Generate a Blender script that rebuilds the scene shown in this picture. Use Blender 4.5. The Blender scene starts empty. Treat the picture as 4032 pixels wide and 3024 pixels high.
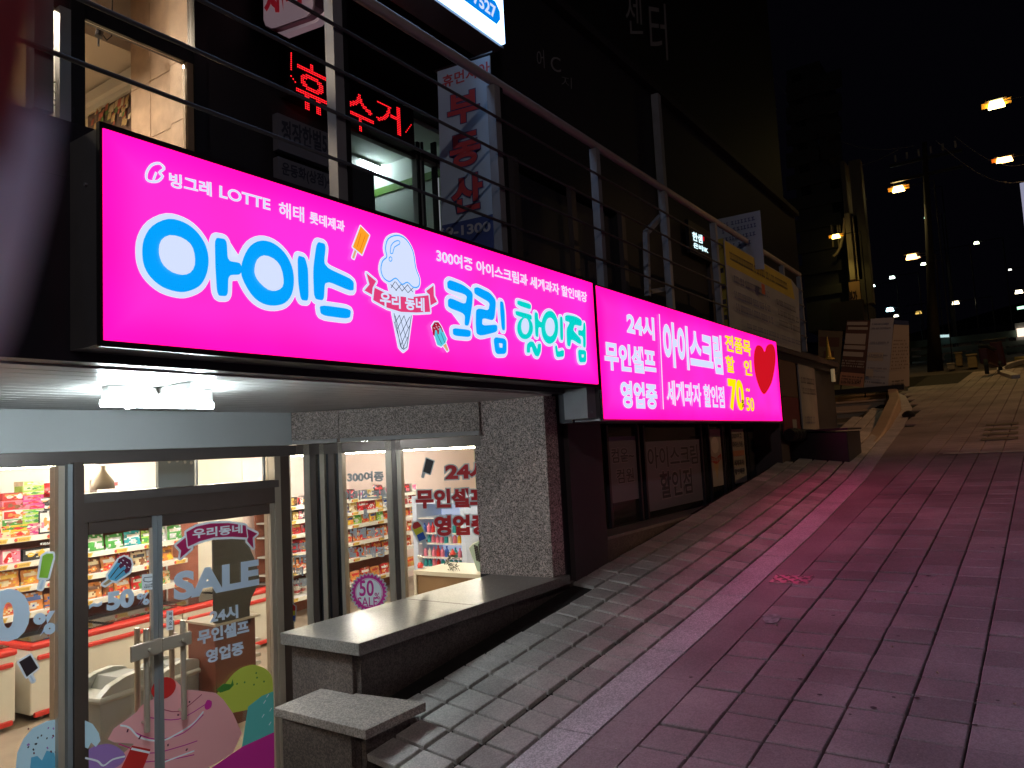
import bpy, bmesh, math, random
from mathutils import Vector, Matrix, Euler
random.seed(7)
C = bpy.context.scene.collection
# ------------------------------------------------------------------ camera
FPX, CX, CY = 3000.0, 2016.0, 1512.0
def cvec(x, y): return Vector((x - CX, -(y - CY), -FPX)).normalized()
_F = cvec(4075, 1668); _P = cvec(-2384, 2000)
_V = _F.cross(_P).normalized()
if _V.y < 0: _V = -_V
_P = _V.cross(_F).normalized()
RM = Matrix((_F, _P, _V))                       # world = RM @ camera
cam_d = bpy.data.cameras.new('camera'); cam = bpy.data.objects.new('camera', cam_d); C.objects.link(cam)
cam.matrix_world = RM.to_4x4()
cam_d.sensor_width = 36; cam_d.lens = 36 * FPX / 4032; cam_d.clip_start = .01; cam_d.clip_end = 3000
cam_d.dof.use_dof = True; cam_d.dof.focus_distance = 5.0; cam_d.dof.aperture_fstop = 11.0
sc = bpy.context.scene; sc.camera = cam
# ------------------------------------------------------------------ world, sun, exposure
w = bpy.data.worlds.new('World'); sc.world = w; w.use_nodes = True
nt = w.node_tree; bg = nt.nodes['Background']
sky = nt.nodes.new('ShaderNodeTexSky'); sky.sky_type = 'NISHITA'; sky.sun_disc = False
sky.sun_elevation = math.radians(-9); sky.sun_rotation = math.radians(230)
nt.links.new(sky.outputs[0], bg.inputs[0]); bg.inputs[1].default_value = 0.05
bg2 = nt.nodes.new('ShaderNodeBackground'); bg2.inputs[0].default_value = (.30, .26, .52, 1); bg2.inputs[1].default_value = 0.0028
ad = nt.nodes.new('ShaderNodeAddShader'); nt.links.new(bg.outputs[0], ad.inputs[0]); nt.links.new(bg2.outputs[0], ad.inputs[1])
nt.links.new(ad.outputs[0], nt.nodes['World Output'].inputs[0])
sd = bpy.data.lights.new('moon', 'SUN'); sd.energy = 0.004; sd.angle = math.radians(.5); sd.color = (1, .95, .88)
so = bpy.data.objects.new('moon', sd); C.objects.link(so); so.rotation_euler = (math.radians(50), 0, math.radians(230))
sc.view_settings.view_transform = 'Standard'; sc.view_settings.look = 'None'
sc.view_settings.exposure = 0; sc.view_settings.gamma = 1; sc.view_settings.use_curve_mapping = False
sc.render.engine = 'CYCLES'
sc.cycles.use_denoising = True; sc.cycles.max_bounces = 6; sc.cycles.transparent_max_bounces = 16
sc.cycles.sample_clamp_indirect = 4.0; sc.cycles.caustics_reflective = False; sc.cycles.caustics_refractive = False
# ------------------------------------------------------------------ helpers
class Fr:                                        # a real plane in the place: origin, horizontal axis u, up v, outward normal n
    def __init__(s, o, u, n, v=(0, 0, 1)): s.o = Vector(o); s.u = Vector(u).normalized(); s.n = Vector(n).normalized(); s.v = Vector(v).normalized()
    def at(s, x, y, off=0):
        r = RM @ cvec(x, y); o = s.o + s.n * off
        p = r * (o.dot(s.n) / r.dot(s.n)); d = p - s.o
        return d.dot(s.u), d.dot(s.v)
    def p(s, a, b, off=0): return s.o + s.u * a + s.v * b + s.n * off
def YP(y): return Fr((0, y, 0), (1, 0, 0), (0, -1, 0))
def XP(x): return Fr((x, 0, 0), (0, -1, 0), (-1, 0, 0))
TR = {1: (200, 450, 1.746), 2: (900, 600, 1.844), 3: (1600, 900, 2.5525), 4: (2320, 1100, 2.765), 5: (950, 0, 1.8433), 6: (1000, 400, 2.011),
      'r': (3000, 1300, 2.0737), 'a': (2500, 700, 2.765), 'q': (2688, 0, 1.646), 'c7': (0, 2016, 1.646), 'g': (600, 2100, 3.318),
      'w': (1000, 1700, 2.458), 'p': (2260, 1600, 2.765), 'u': (2100, 0, 2.212), 0: (0, 0, 1), 'b': (3100, 750, 3.318)}
def T(k, x, y): o = TR[k]; return (o[0] + x / o[2], o[1] + y / o[2])
def TT(k, *ps): return [T(k, *p) for p in ps]
MC = {}
def M(name, col, rough=.6, metal=0, es=0, ecol=None, var=0, scale=8, bump=0, bscale=60, spec=None, rnd=0, speck=0, trans=0):
    if name in MC: return MC[name]
    m = bpy.data.materials.new(name); m.use_nodes = True; nt = m.node_tree; b = nt.nodes['Principled BSDF']; L = nt.links.new
    c4 = (*col, 1); b.inputs['Base Color'].default_value = c4; b.inputs['Roughness'].default_value = rough; b.inputs['Metallic'].default_value = metal
    if spec is not None: b.inputs['Specular IOR Level'].default_value = spec
    geo = nt.nodes.new('ShaderNodeNewGeometry')
    src = None
    def mixval(fac_out, lo, hi, prev):
        mr = nt.nodes.new('ShaderNodeMapRange'); L(fac_out, mr.inputs[0]); mr.inputs[1].default_value = .25; mr.inputs[2].default_value = .75
        mr.inputs[3].default_value = lo; mr.inputs[4].default_value = hi
        mx = nt.nodes.new('ShaderNodeVectorMath'); mx.operation = 'SCALE'
        if prev is None:
            mx.inputs[0].default_value = col
        else: L(prev, mx.inputs[0])
        L(mr.outputs[0], mx.inputs['Scale']); return mx.outputs[0]
    if var:
        n = nt.nodes.new('ShaderNodeTexNoise'); n.inputs['Scale'].default_value = scale; n.inputs['Detail'].default_value = 6; L(geo.outputs['Position'], n.inputs['Vector'])
        src = mixval(n.outputs[0], 1 - var, 1 + var, src)
    if speck:
        n = nt.nodes.new('ShaderNodeTexVoronoi'); n.inputs['Scale'].default_value = 170; L(geo.outputs['Position'], n.inputs['Vector'])
        sp = nt.nodes.new('ShaderNodeSeparateColor'); L(n.outputs['Color'], sp.inputs[0])
        src = mixval(sp.outputs[0], 1 - speck, 1 + speck, src)
        n = nt.nodes.new('ShaderNodeTexNoise'); n.inputs['Scale'].default_value = 45; L(geo.outputs['Position'], n.inputs['Vector'])
        src = mixval(n.outputs[0], 1 - speck * .5, 1 + speck * .5, src)
    if rnd:
        oi = nt.nodes.new('ShaderNodeObjectInfo'); mr = nt.nodes.new('ShaderNodeMapRange'); L(oi.outputs['Random'], mr.inputs[0])
        mr.inputs[3].default_value = 1 - rnd; mr.inputs[4].default_value = 1 + rnd
        mx = nt.nodes.new('ShaderNodeVectorMath'); mx.operation = 'SCALE'
        if src is None: mx.inputs[0].default_value = col
        else: L(src, mx.inputs[0])
        L(mr.outputs[0], mx.inputs['Scale']); src = mx.outputs[0]
    if src is not None: L(src, b.inputs['Base Color'])
    if bump:
        n = nt.nodes.new('ShaderNodeTexNoise'); n.inputs['Scale'].default_value = bscale; n.inputs['Detail'].default_value = 4; L(geo.outputs['Position'], n.inputs['Vector'])
        bp = nt.nodes.new('ShaderNodeBump'); bp.inputs['Strength'].default_value = bump; bp.inputs['Distance'].default_value = .01
        L(n.outputs[0], bp.inputs['Height']); L(bp.outputs[0], b.inputs['Normal'])
    if es:
        b.inputs['Emission Color'].default_value = (*(ecol or col), 1); b.inputs['Emission Strength'].default_value = es
        if es > .5: b.inputs['Base Color'].default_value = (0.02, .02, .02, 1)
    if trans: b.inputs['Subsurface Weight'].default_value = trans
    MC[name] = m; return m
def S(r, g, b):                                  # screen value -> linear
    return tuple((v / 255 / 12.92 if v / 255 <= .04045 else ((v / 255 + .055) / 1.055) ** 2.4) for v in (r, g, b))
def glass_mat(name, tint=(1, 1, 1), rough=.02, dirt=.02):
    m = bpy.data.materials.new(name); m.use_nodes = True; nt = m.node_tree; nt.nodes.clear(); L = nt.links.new
    o = nt.nodes.new('ShaderNodeOutputMaterial'); t = nt.nodes.new('ShaderNodeBsdfTransparent'); t.inputs[0].default_value = (*tint, 1)
    g = nt.nodes.new('ShaderNodeBsdfGlossy'); g.inputs['Roughness'].default_value = rough
    f = nt.nodes.new('ShaderNodeFresnel'); f.inputs[0].default_value = 1.4
    mx = nt.nodes.new('ShaderNodeMixShader'); L(f.outputs[0], mx.inputs[0]); L(t.outputs[0], mx.inputs[1]); L(g.outputs[0], mx.inputs[2])
    d = nt.nodes.new('ShaderNodeBsdfDiffuse'); d.inputs[0].default_value = (.7, .7, .7, 1)
    n = nt.nodes.new('ShaderNodeTexNoise'); n.inputs['Scale'].default_value = 3; n.inputs['Detail'].default_value = 8
    ml = nt.nodes.new('ShaderNodeMath'); ml.operation = 'MULTIPLY'; ml.inputs[1].default_value = dirt; L(n.outputs[0], ml.inputs[0])
    m2 = nt.nodes.new('ShaderNodeMixShader'); L(ml.outputs[0], m2.inputs[0]); L(mx.outputs[0], m2.inputs[1]); L(d.outputs[0], m2.inputs[2])
    L(m2.outputs[0], o.inputs[0]); return m
class MB:
    def __init__(s): s.v = []; s.f = []; s.mi = []; s.cur = 0
    def face(s, pts):
        i = len(s.v); s.v += [tuple(p) for p in pts]; s.f.append(list(range(i, i + len(pts)))); s.mi.append(s.cur); return s
    def hexa(s, q):                               # 8 corners: bottom ring 4, top ring 4
        i = len(s.v); s.v += [tuple(p) for p in q]
        for f in ((0, 3, 2, 1), (4, 5, 6, 7), (0, 1, 5, 4), (1, 2, 6, 5), (2, 3, 7, 6), (3, 0, 4, 7)):
            s.f.append([i + k for k in f]); s.mi.append(s.cur)
        return s
    def box(s, x0, x1, y0, y1, z0, z1):
        return s.hexa([(x0, y0, z0), (x1, y0, z0), (x1, y1, z0), (x0, y1, z0), (x0, y0, z1), (x1, y0, z1), (x1, y1, z1), (x0, y1, z1)])
    def fbox(s, fr, a0, a1, b0, b1, o0, o1):      # box in a plane's own axes
        return s.hexa([fr.p(a0, b0, o1), fr.p(a1, b0, o1), fr.p(a1, b0, o0), fr.p(a0, b0, o0), fr.p(a0, b1, o1), fr.p(a1, b1, o1), fr.p(a1, b1, o0), fr.p(a0, b1, o0)])
    def slab(s, fr, pts, o0, o1):                 # prism: outline in plane axes, from off o0 (back) to o1 (front)
        n = len(pts); i = len(s.v); s.v += [tuple(fr.p(a, b, o1)) for a, b in pts] + [tuple(fr.p(a, b, o0)) for a, b in pts]
        s.f.append([i + k for k in range(n)]); s.f.append([i + n + k for k in reversed(range(n))]); s.mi += [s.cur] * 2
        for k in range(n): s.f.append([i + k, i + n + k, i + n + (k + 1) % n, i + (k + 1) % n]); s.mi.append(s.cur)
        return s
    def bar(s, a, b, w, h, up=(0, 0, 1)):         # square bar between two points
        a, b = Vector(a), Vector(b); d = (b - a).normalized(); x = d.cross(Vector(up))
        if x.length < 1e-4: x = d.cross(Vector((1, 0, 0)))
        x.normalize(); y = x.cross(d); x = x * w / 2; y = y * h / 2
        return s.hexa([a - x - y, a + x - y, a + x + y, a - x + y, b - x - y, b + x - y, b + x + y, b - x + y])
    def tube(s, pts, r, n=10, cap=True):
        pts = [Vector(p) for p in pts]; rs = r if isinstance(r, (list, tuple)) else [r] * len(pts); i0 = len(s.v); ref = None
        for k, p in enumerate(pts):
            d = (pts[min(k + 1, len(pts) - 1)] - pts[max(k - 1, 0)]).normalized()
            x = d.cross(Vector((0, 0, 1))) if ref is None else ref - d * ref.dot(d)
            if x.length < 1e-3: x = d.cross(Vector((1, 0, 0)))
            x.normalize(); ref = x; y = d.cross(x)
            for j in range(n): a = 2 * math.pi * j / n; s.v.append(tuple(p + (x * math.cos(a) + y * math.sin(a)) * rs[k]))
        for k in range(len(pts) - 1):
            for j in range(n):
                a = i0 + k * n + j; b = i0 + k * n + (j + 1) % n; s.f.append([a, b, b + n, a + n]); s.mi.append(s.cur)
        if cap:
            s.f.append([i0 + j for j in reversed(range(n))]); s.f.append([i0 + (len(pts) - 1) * n + j for j in range(n)]); s.mi += [s.cur] * 2
        return s
    def lathe(s, c, prof, n=16):                  # prof: (radius, z)
        return s.tube_rings([[(c[0] + r * math.cos(2 * math.pi * j / n), c[1] + r * math.sin(2 * math.pi * j / n), c[2] + z) for j in range(n)] for r, z in prof])
    def tube_rings(s, rings):
        n = len(rings[0]); i0 = len(s.v)
        for r in rings: s.v += r
        for k in range(len(rings) - 1):
            for j in range(n): a = i0 + k * n + j; b = i0 + k * n + (j + 1) % n; s.f.append([a, b, b + n, a + n]); s.mi.append(s.cur)
        s.f.append([i0 + j for j in reversed(range(n))]); s.f.append([i0 + (len(rings) - 1) * n + j for j in range(n)]); s.mi += [s.cur] * 2
        return s
    def build(s, name, mt, parent=None, smooth=False, bevel=0, label=None, kind=None):
        me = bpy.data.meshes.new(name); me.from_pydata(s.v, [], s.f)
        mts = mt if isinstance(mt, (list, tuple)) else [mt]
        for q in mts: me.materials.append(q)
        me.polygons.foreach_set('material_index', s.mi); 
        if smooth: me.polygons.foreach_set('use_smooth', [True] * len(s.f))
        me.update()
        o = bpy.data.objects.new(name, me); C.objects.link(o); adopt(o, parent)
        if bevel:
            b = o.modifiers.new('b', 'BEVEL'); b.width = bevel; b.segments = 2; b.limit_method = 'ANGLE'
        if label: o['label'] = label
        if kind: o['kind'] = kind
        return o
def adopt(o, parent):
    if parent is not None:
        o.parent = parent
        o.matrix_parent_inverse = Matrix.Translation(-Vector(parent['org'])) if 'org' in parent else Matrix.Identity(4)
def thing(name, label, cat, loc=(0, 0, 0), group=None):
    o = bpy.data.objects.new(name, None); C.objects.link(o); o.location = loc; o.empty_display_size = .1
    o['label'] = label; o['category'] = cat; o['org'] = tuple(loc)
    if group: o['group'] = group
    return o
def tag(o, label, cat, group=None):
    o['label'] = label; o['category'] = cat
    if group: o['group'] = group
    return o
def smooth(pts, k=4, closed=True):
    n = len(pts); out = []
    for i in range(n if closed else n - 1):
        g = (lambda j: pts[j % n]) if closed else (lambda j: pts[min(max(j, 0), n - 1)])
        p0, p1, p2, p3 = g(i - 1), g(i), g(i + 1), g(i + 2)
        for j in range(k):
            t = j / k
            out.append(tuple(.5 * ((2 * p1[q]) + (-p0[q] + p2[q]) * t + (2 * p0[q] - 5 * p1[q] + 4 * p2[q] - p3[q]) * t * t + (-p0[q] + 3 * p1[q] - 3 * p2[q] + p3[q]) * t ** 3) for q in (0, 1)))
    if not closed: out.append(pts[-1])
    return out
def area(p): return sum(p[i][0] * p[(i + 1) % len(p)][1] - p[(i + 1) % len(p)][0] * p[i][1] for i in range(len(p))) / 2
def rnd_corner(pts, r=.25):                       # cut corners twice
    for _ in range(2):
        out = []; n = len(pts)
        for i in range(n):
            p, q = pts[i], pts[(i + 1) % n]
            out += [(p[0] * (1 - r) + q[0] * r, p[1] * (1 - r) + q[1] * r), (p[0] * r + q[0] * (1 - r), p[1] * r + q[1] * (1 - r))]
        pts = out
    return pts
def grow(pts, d):                                 # Minkowski-like outline growth
    if area(pts) < 0: pts = pts[::-1]
    n = len(pts); out = []
    for i in range(n):
        a, b, c = pts[i - 1], pts[i], pts[(i + 1) % n]
        e1 = Vector((b[0] - a[0], b[1] - a[1])); e2 = Vector((c[0] - b[0], c[1] - b[1]))
        if e1.length < 1e-9 or e2.length < 1e-9: continue
        n1 = Vector((e1.y, -e1.x)).normalized(); n2 = Vector((e2.y, -e2.x)).normalized()
        if e1.x * e2.y - e1.y * e2.x > 0:
            for t in (0, .5, 1):
                m = (n1 * (1 - t) + n2 * t)
                if m.length > 1e-6: m.normalize(); out.append((b[0] + m.x * d, b[1] + m.y * d))
        else:
            m = n1 + n2
            if m.length > 1e-6:
                m.normalize(); k = d / max(.5, m.dot(n1)); out.append((b[0] + m.x * k, b[1] + m.y * k))
    return out
class Art:                                       # flat print on one plane; every piece sits a hair above the last
    def __init__(s, fr, base=.002, step=.00025): s.fr = fr; s.off = base; s.step = step; s.mb = {}
    def _m(s, mt): return s.mb.setdefault(mt.name, (mt, MB()))[1]
    def poly(s, pts, mt, sm=0, k=0, outline=None, ow=0, r=0, local=False):
        if not local: pts = [s.fr.at(*T(k, *p)) for p in pts]
        if sm: pts = smooth(pts, sm)
        elif r: pts = rnd_corner(pts, r)
        if outline is not None:
            s.off += s.step; s._m(outline).face([s.fr.p(a, b, s.off) for a, b in grow(pts, ow)])
        if mt is not None:
            s.off += s.step; s._m(mt).face([s.fr.p(a, b, s.off) for a, b in pts])
        return s
    def line(s, pts, wd, mt, k=0, sm=0, closed=False, local=False):
        if not local: pts = [s.fr.at(*T(k, *p)) for p in pts]
        if sm: pts = smooth(pts, sm, closed)
        elif closed: pts = pts + [pts[0]]
        if sm and closed: pts = pts + [pts[0]]
        s.off += s.step; L = []; R = []
        for i, p in enumerate(pts):
            a = pts[max(i - 1, 0)]; b = pts[min(i + 1, len(pts) - 1)]
            if closed and i in (0, len(pts) - 1): a = pts[-2]; b = pts[1]
            d = Vector((b[0] - a[0], b[1] - a[1]))
            if d.length < 1e-9: continue
            d.normalize(); L.append((p[0] - d.y * wd / 2, p[1] + d.x * wd / 2)); R.append((p[0] + d.y * wd / 2, p[1] - d.x * wd / 2))
        m = s._m(mt)
        for i in range(len(L) - 1): m.face([s.fr.p(*q, s.off) for q in (L[i], R[i], R[i + 1], L[i + 1])])
        return s
    def text(s, st, mt, BL, BR, TL, k=0, k2=None, k3=None, bold=.03, outline=None, ow=.03, local=False):
        fr = s.fr
        if local: bl, br, tl = BL, BR, TL
        else: bl = fr.at(*T(k, *BL)); br = fr.at(*T(k2 if k2 is not None else k, *BR)); tl = fr.at(*T(k3 if k3 is not None else k, *TL))
        ux, uz = br[0] - bl[0], br[1] - bl[1]; vx, vz = tl[0] - bl[0], tl[1] - bl[1]
        if abs(ux) > abs(uz) * 4: uz *= .6
        if abs(vz) > abs(vx) * 2: vx *= .3
        for mm, bo in (((outline, ow),) if outline is not None else ()) + ((mt, bold),):
            me = text_mesh(st, bo); x0, x1, y0, y1 = text_mesh(st, bold)[1]; me = me[0]
            s.off += s.step; m = s._m(mm); i0 = len(m.v)
            for v in me.vertices:
                a = (v.co.x - x0) / (x1 - x0); b = (v.co.y - y0) / (y1 - y0)
                m.v.append(tuple(fr.p(bl[0] + ux * a + vx * b, bl[1] + uz * a + vz * b, s.off)))
            for p in me.polygons: m.f.append([i0 + q for q in p.vertices]); m.mi.append(0)
            s.off += s.step
        return s
    def done(s, name, parent, label=None):
        b = MB(); ms = []
        for mt, m in s.mb.values():
            if m.f:
                i = len(b.v); b.v += m.v; b.f += [[i + q for q in f] for f in m.f]; b.mi += [len(ms)] * len(m.f); ms.append(mt)
        s.mb = {}
        return b.build(name, ms, parent, label=label) if ms else None
    def auto(s):
        if getattr(s, 'au', None): s.done(*s.au)
TM = {}
def text_mesh(st, bold):
    if (st, bold) not in TM:
        cu = bpy.data.curves.new('t', 'FONT'); cu.body = st; cu.offset = bold; cu.resolution_u = 4; 
        cu.dimensions = '2D'; cu.fill_mode = 'BOTH'
        o = bpy.data.objects.new('t', cu); C.objects.link(o)
        me = bpy.data.meshes.new_from_object(o.evaluated_get(bpy.context.evaluated_depsgraph_get()))
        bpy.data.objects.remove(o); bpy.data.curves.remove(cu)
        xs = [v.co.x for v in me.vertices] or [0, 1]; ys = [v.co.y for v in me.vertices] or [0, 1]
        TM[(st, bold)] = (me, (min(xs), max(xs), min(ys), max(ys)))
    return TM[(st, bold)]
# ------------------------------------------------------------------ materials
granite = M('granite', (.46, .37, .34), .16, speck=.6, var=.1, spec=.6)
granite_rough = M('granite_flamed', (.40, .32, .29), .7, speck=.5, var=.12, bump=.15, bscale=120)
granite_top = M('granite_top', (.24, .215, .20), .3, speck=.2, var=.25, scale=3, spec=.5)
stone_dark = M('stone_dark', (.13, .10, .09), .5, speck=.35, var=.25, scale=5)
facade_m = M('facade_cladding', (.085, .066, .07), .55, var=.25, scale=1.2)
facade_dk = M('facade_dark', (.035, .032, .045), .35, var=.2, scale=2)
blackm = M('black_metal', (.018, .017, .022), .4, metal=.2)
greym = M('painted_grey_steel', (.30, .295, .32), .5, metal=.1, var=.15, scale=6)
steel = M('stainless_steel', (.62, .52, .42), .36, metal=.35, var=.12, scale=3)
steel_dk = M('brushed_dark_steel', (.20, .17, .16), .32, metal=.5, var=.12, scale=3)
alum = M('aluminium_frame', (.40, .44, .48), .4, metal=.5)
band_m = M('painted_render', (.62, .64, .65), .75, var=.05, scale=1.5, bump=.05)
slat_m = M('soffit_slat_enamel', (.78, .76, .73), .28, var=.1, scale=5)
whitep = M('white_plastic', (.75, .74, .70), .4)
cream = M('cream_panel', (.80, .77, .68), .45, var=.03)
redp = M('red_plastic', (.62, .035, .025), .35)
wallpink = M('peach_wall', (.88, .70, .62), .8)
wallcream = M('cream_wall', (.78, .72, .57), .8)
floor_in = M('vinyl_floor', (.30, .24, .18), .35, var=.2, scale=3)
pane_m = glass_mat('window_glass'); pane_dk = glass_mat('dark_window_glass', (.35, .35, .4), .05, .05)
sticker = M('pale_blue_vinyl', (.58, .70, .84), .6, es=.10, ecol=(.55, .65, .85))  # faint glow in the vinyl stands in for light coming through it
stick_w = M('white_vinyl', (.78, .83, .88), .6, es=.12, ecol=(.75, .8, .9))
def neon(n, rgb, k=1.0, rk=None):
    c = S(*rgb); c = (c[0] * (rk or 1), c[1], c[2]); return M(n, c, .5, es=k, ecol=c)
pinkL = None
whiteL = neon('lit_white_acrylic', (214, 226, 255), 1.0); blueL = neon('lit_blue_film', (0, 162, 255)); tealL = neon('lit_teal_film', (0, 212, 204))
ribL = neon('lit_ribbon_film', (226, 60, 122)); orangeL = neon('lit_orange_film', (255, 160, 40)); orgdL = neon('lit_deep_orange_film', (228, 118, 20))
navyL = neon('lit_navy_film', (42, 62, 84)); lblueL = neon('lit_sky_film', (86, 200, 222)); crimL = neon('lit_crimson_film', (170, 15, 50)); tanL = neon('lit_tan_film', (222, 170, 120))
yelL = neon('lit_yellow_film', (255, 238, 0)); redL = neon('lit_red_film', (205, 10, 30))
# pink face: brighter and redder towards the light box rim, where its tubes sit
def pink_face(fr_axis_center, half, hz, name):
    m = bpy.data.materials.new(name); m.use_nodes = True; nt = m.node_tree; b = nt.nodes['Principled BSDF']; L = nt.links.new
    b.inputs['Base Color'].default_value = (.1, .01, .06, 1); b.inputs['Roughness'].default_value = .35
    g = nt.nodes.new('ShaderNodeNewGeometry'); sp = nt.nodes.new('ShaderNodeSeparateXYZ'); L(g.outputs['Position'], sp.inputs[0])
    def edge(out, c, h):
        a = nt.nodes.new('ShaderNodeMath'); a.operation = 'SUBTRACT'; L(out, a.inputs[0]); a.inputs[1].default_value = c
        d = nt.nodes.new('ShaderNodeMath'); d.operation = 'ABSOLUTE'; L(a.outputs[0], d.inputs[0])
        r = nt.nodes.new('ShaderNodeMapRange'); r.interpolation_type = 'SMOOTHSTEP'; L(d.outputs[0], r.inputs[0]); r.inputs[1].default_value = h - .16; r.inputs[2].default_value = h; return r.outputs[0]
    e = nt.nodes.new('ShaderNodeMath'); e.operation = 'MAXIMUM'; L(edge(sp.outputs[0], fr_axis_center[0], half), e.inputs[0]); L(edge(sp.outputs[2], fr_axis_center[1], hz), e.inputs[1])
    mx = nt.nodes.new('ShaderNodeMix'); mx.data_type = 'RGBA'; L(e.outputs[0], mx.inputs[0])
    mx.inputs[6].default_value = (2.8, S(0, 48, 0)[1], S(0, 0, 220)[2], 1); mx.inputs[7].default_value = (3.0, S(0, 20, 0)[1], S(0, 0, 204)[2], 1)
    L(mx.outputs[2], b.inputs['Emission Color'])
    no = nt.nodes.new('ShaderNodeTexNoise'); no.inputs['Scale'].default_value = 2.2; no.inputs['Detail'].default_value = 1; L(g.outputs['Position'], no.inputs['Vector'])
    mr = nt.nodes.new('ShaderNodeMapRange'); L(no.outputs[0], mr.inputs[0]); mr.inputs[1].default_value = .3; mr.inputs[2].default_value = .7; mr.inputs[3].default_value = .86; mr.inputs[4].default_value = 1.08
    L(mr.outputs[0], b.inputs['Emission Strength'])
    MC[name] = m; return m
# ================================================================== THE SETTING
SL = 0.11679
def gz(x): return -1.6 + SL * x
KX = [(-4, 2.05), (2.87, 1.905), (4.5, 1.85), (6.78, 1.80), (9.3, 1.80), (11.35, 1.90), (14.1, 2.0), (17.4, 2.22), (20.7, 2.72), (24, 3.5)]
def ky(x):
    for (a, p), (b, q) in zip(KX, KX[1:]):
        if x <= b: return p + (q - p) * (x - a) / (b - a)
    return KX[-1][1]
def zs(x, y):                                     # walking surface: strip along the wall falls towards the kerb
    k = ky(x)
    return gz(x) + (.12 * (y - k) if y > k else 0)
ground_m = M('dark_asphalt', (.085, .072, .066), .75, var=.35, scale=.8, bump=.3, bscale=30)
mb = MB()
for x0, x1, y0, y1 in ((-40, 400, -160, 1.35), (-40, 2.36, 1.35, 2.02), (2.36, 14, 1.35, 2.72), (14, 400, 1.35, 160)):
    mb.face([(x0, y0, gz(x0) - .07), (x1, y0, gz(x1) - .07), (x1, y1, gz(x1) - .07), (x0, y1, gz(x0) - .07)])
g = mb.build('ground', ground_m, kind='structure')
# entry pit floor and retaining edges
MB().box(-3, 4.6, 2.0, 4.7, -2.42, -2.32).build('entry_floor', M('entry_concrete', (.22, .2, .18), .6, var=.2), kind='structure')
MB().box(-3, 2.36, 2.03, 2.10, -2.4, -1.44).build('retaining_wall', stone_dark, kind='structure')
# --- narrow square tiles between kerb and wall
tile_m = M('square_paver_concrete', (.54, .50, .475), .7, rnd=.18, var=.3, scale=2.5, bump=.25, bscale=90, speck=.12)
slab_m = M('brown_paver_concrete', (.32, .255, .265), .6, rnd=.18, var=.4, scale=1.4, bump=.3, bscale=70, speck=.12)
kerb_m = M('kerb_granite', (.60, .55, .58), .6, var=.2, scale=3, speck=.22, bump=.1)
def tile_mesh(name, lx, ly, h, m):
    b = MB(); e = .004
    q = [(-lx / 2, -ly / 2, -h), (lx / 2, -ly / 2, -h), (lx / 2, ly / 2, -h), (-lx / 2, ly / 2, -h)]
    r = [(x, y, -e) for x, y, _ in q]; t = [(x - e * (1 if x > 0 else -1), y - e * (1 if y > 0 else -1), 0) for x, y, _ in q]
    b.tube_rings([q, r, t]); me = bpy.data.meshes.new(name); me.from_pydata(b.v, [], b.f); me.materials.append(m); me.update(); return me
pave = thing('sidewalk', '', '', (0, 0, 0)); del pave['label']; del pave['category']; pave['kind'] = 'structure'
bed = MB(); xs = [-3 + .5 * i for i in range(66)]
for a, b in zip(xs, xs[1:]):
    for y0, y1 in ((0, None), (None, 1)):
        ya = (-2.6, -2.6) if y1 is None else (ky(a), ky(b)); yb = (ky(a), ky(b)) if y1 is None else (2.78, 2.78)
        if y1 == 1 and a < 2.49: yb = (2.05, 2.05) if a < 1.99 else (2.05, 2.4)
        bed.face([(a, ya[0], zs(a, ya[0]) - .022), (b, ya[1], zs(b, ya[1]) - .022), (b, yb[1], zs(b, yb[1]) - .022), (a, yb[0], zs(a, yb[0]) - .022)])
bed.build('joint_bed', M('joint_dirt', (.022, .019, .018), .95, var=.4, scale=9), pave)
tm = tile_mesh('tile', .161, .164, .03, tile_m); sm_ = tile_mesh('slab', .197, .222, .03, slab_m)
def place(me, name, x, y, yaw, parent, store):
    o = bpy.data.objects.new(name, me); C.objects.link(o)
    pitch = -math.atan(SL) + random.gauss(0, .006); tilt = (math.atan(.12) if name == 'tile' else 0) + random.gauss(0, .006)
    o.rotation_euler = (tilt, pitch, yaw + random.gauss(0, .006)); o.location = (x, y, zs(x, y) + random.gauss(0, .0015) + .002); adopt(o, parent)
def joined(name, items, me, parent):
    b = MB()
    for x, y, yaw, t in items:
        R = Matrix.Translation((x, y, zs(x, y) + .002)) @ Euler((t, -math.atan(SL), yaw)).to_matrix().to_4x4(); i = len(b.v)
        b.v += [tuple(R @ v.co) for v in me.vertices]
        for p in me.polygons: b.f.append([i + q for q in p.vertices]); b.mi.append(0)
    b.build(name, me.materials[0], parent, kind='stuff')
far = []; x = 1.75; r = 0
while x < 17.5:
    for c in range(5):
        k = ky(x); yaw = math.atan((ky(x + .2) - k) / .2)
        y = k + .012 + .09 + c * .181 + (.008 if c > 0 else 0)
        xx = x - yaw * (y - k)
        if y > 2.76 or (xx < 2.42 and y > 2.0): continue
        if c == 4 and (x > 4.5 or True) and y > 2.68: continue
        if x < 11.8: place(tm, 'tile', xx, y, yaw, pave, None)
        else: far.append((xx, y, yaw, .12))
    x += .177; r += 1
joined('far_tiles', far, tm, pave)
far = []; x = 2.05; r = 0
while x < 29:
    for c in range(14 if x < 14 else 23):
        if x > 14: c -= 8
        y = 1.49 - .0 - .231 * c - .115 - .026 * (x - 3); yaw = -.026
        if y > ky(x) - .2 - .05: continue
        if x > 24 and y > 1.6: continue
        jog = random.choice((0, 0, 0, .012))
        if x < 9.2 and c < 8: place(sm_, 'slab', x + jog, y, yaw, pave, None)
        else: far.append((x, y, yaw, 0))
    x += .206
joined('far_slabs', far, sm_, pave)
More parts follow.
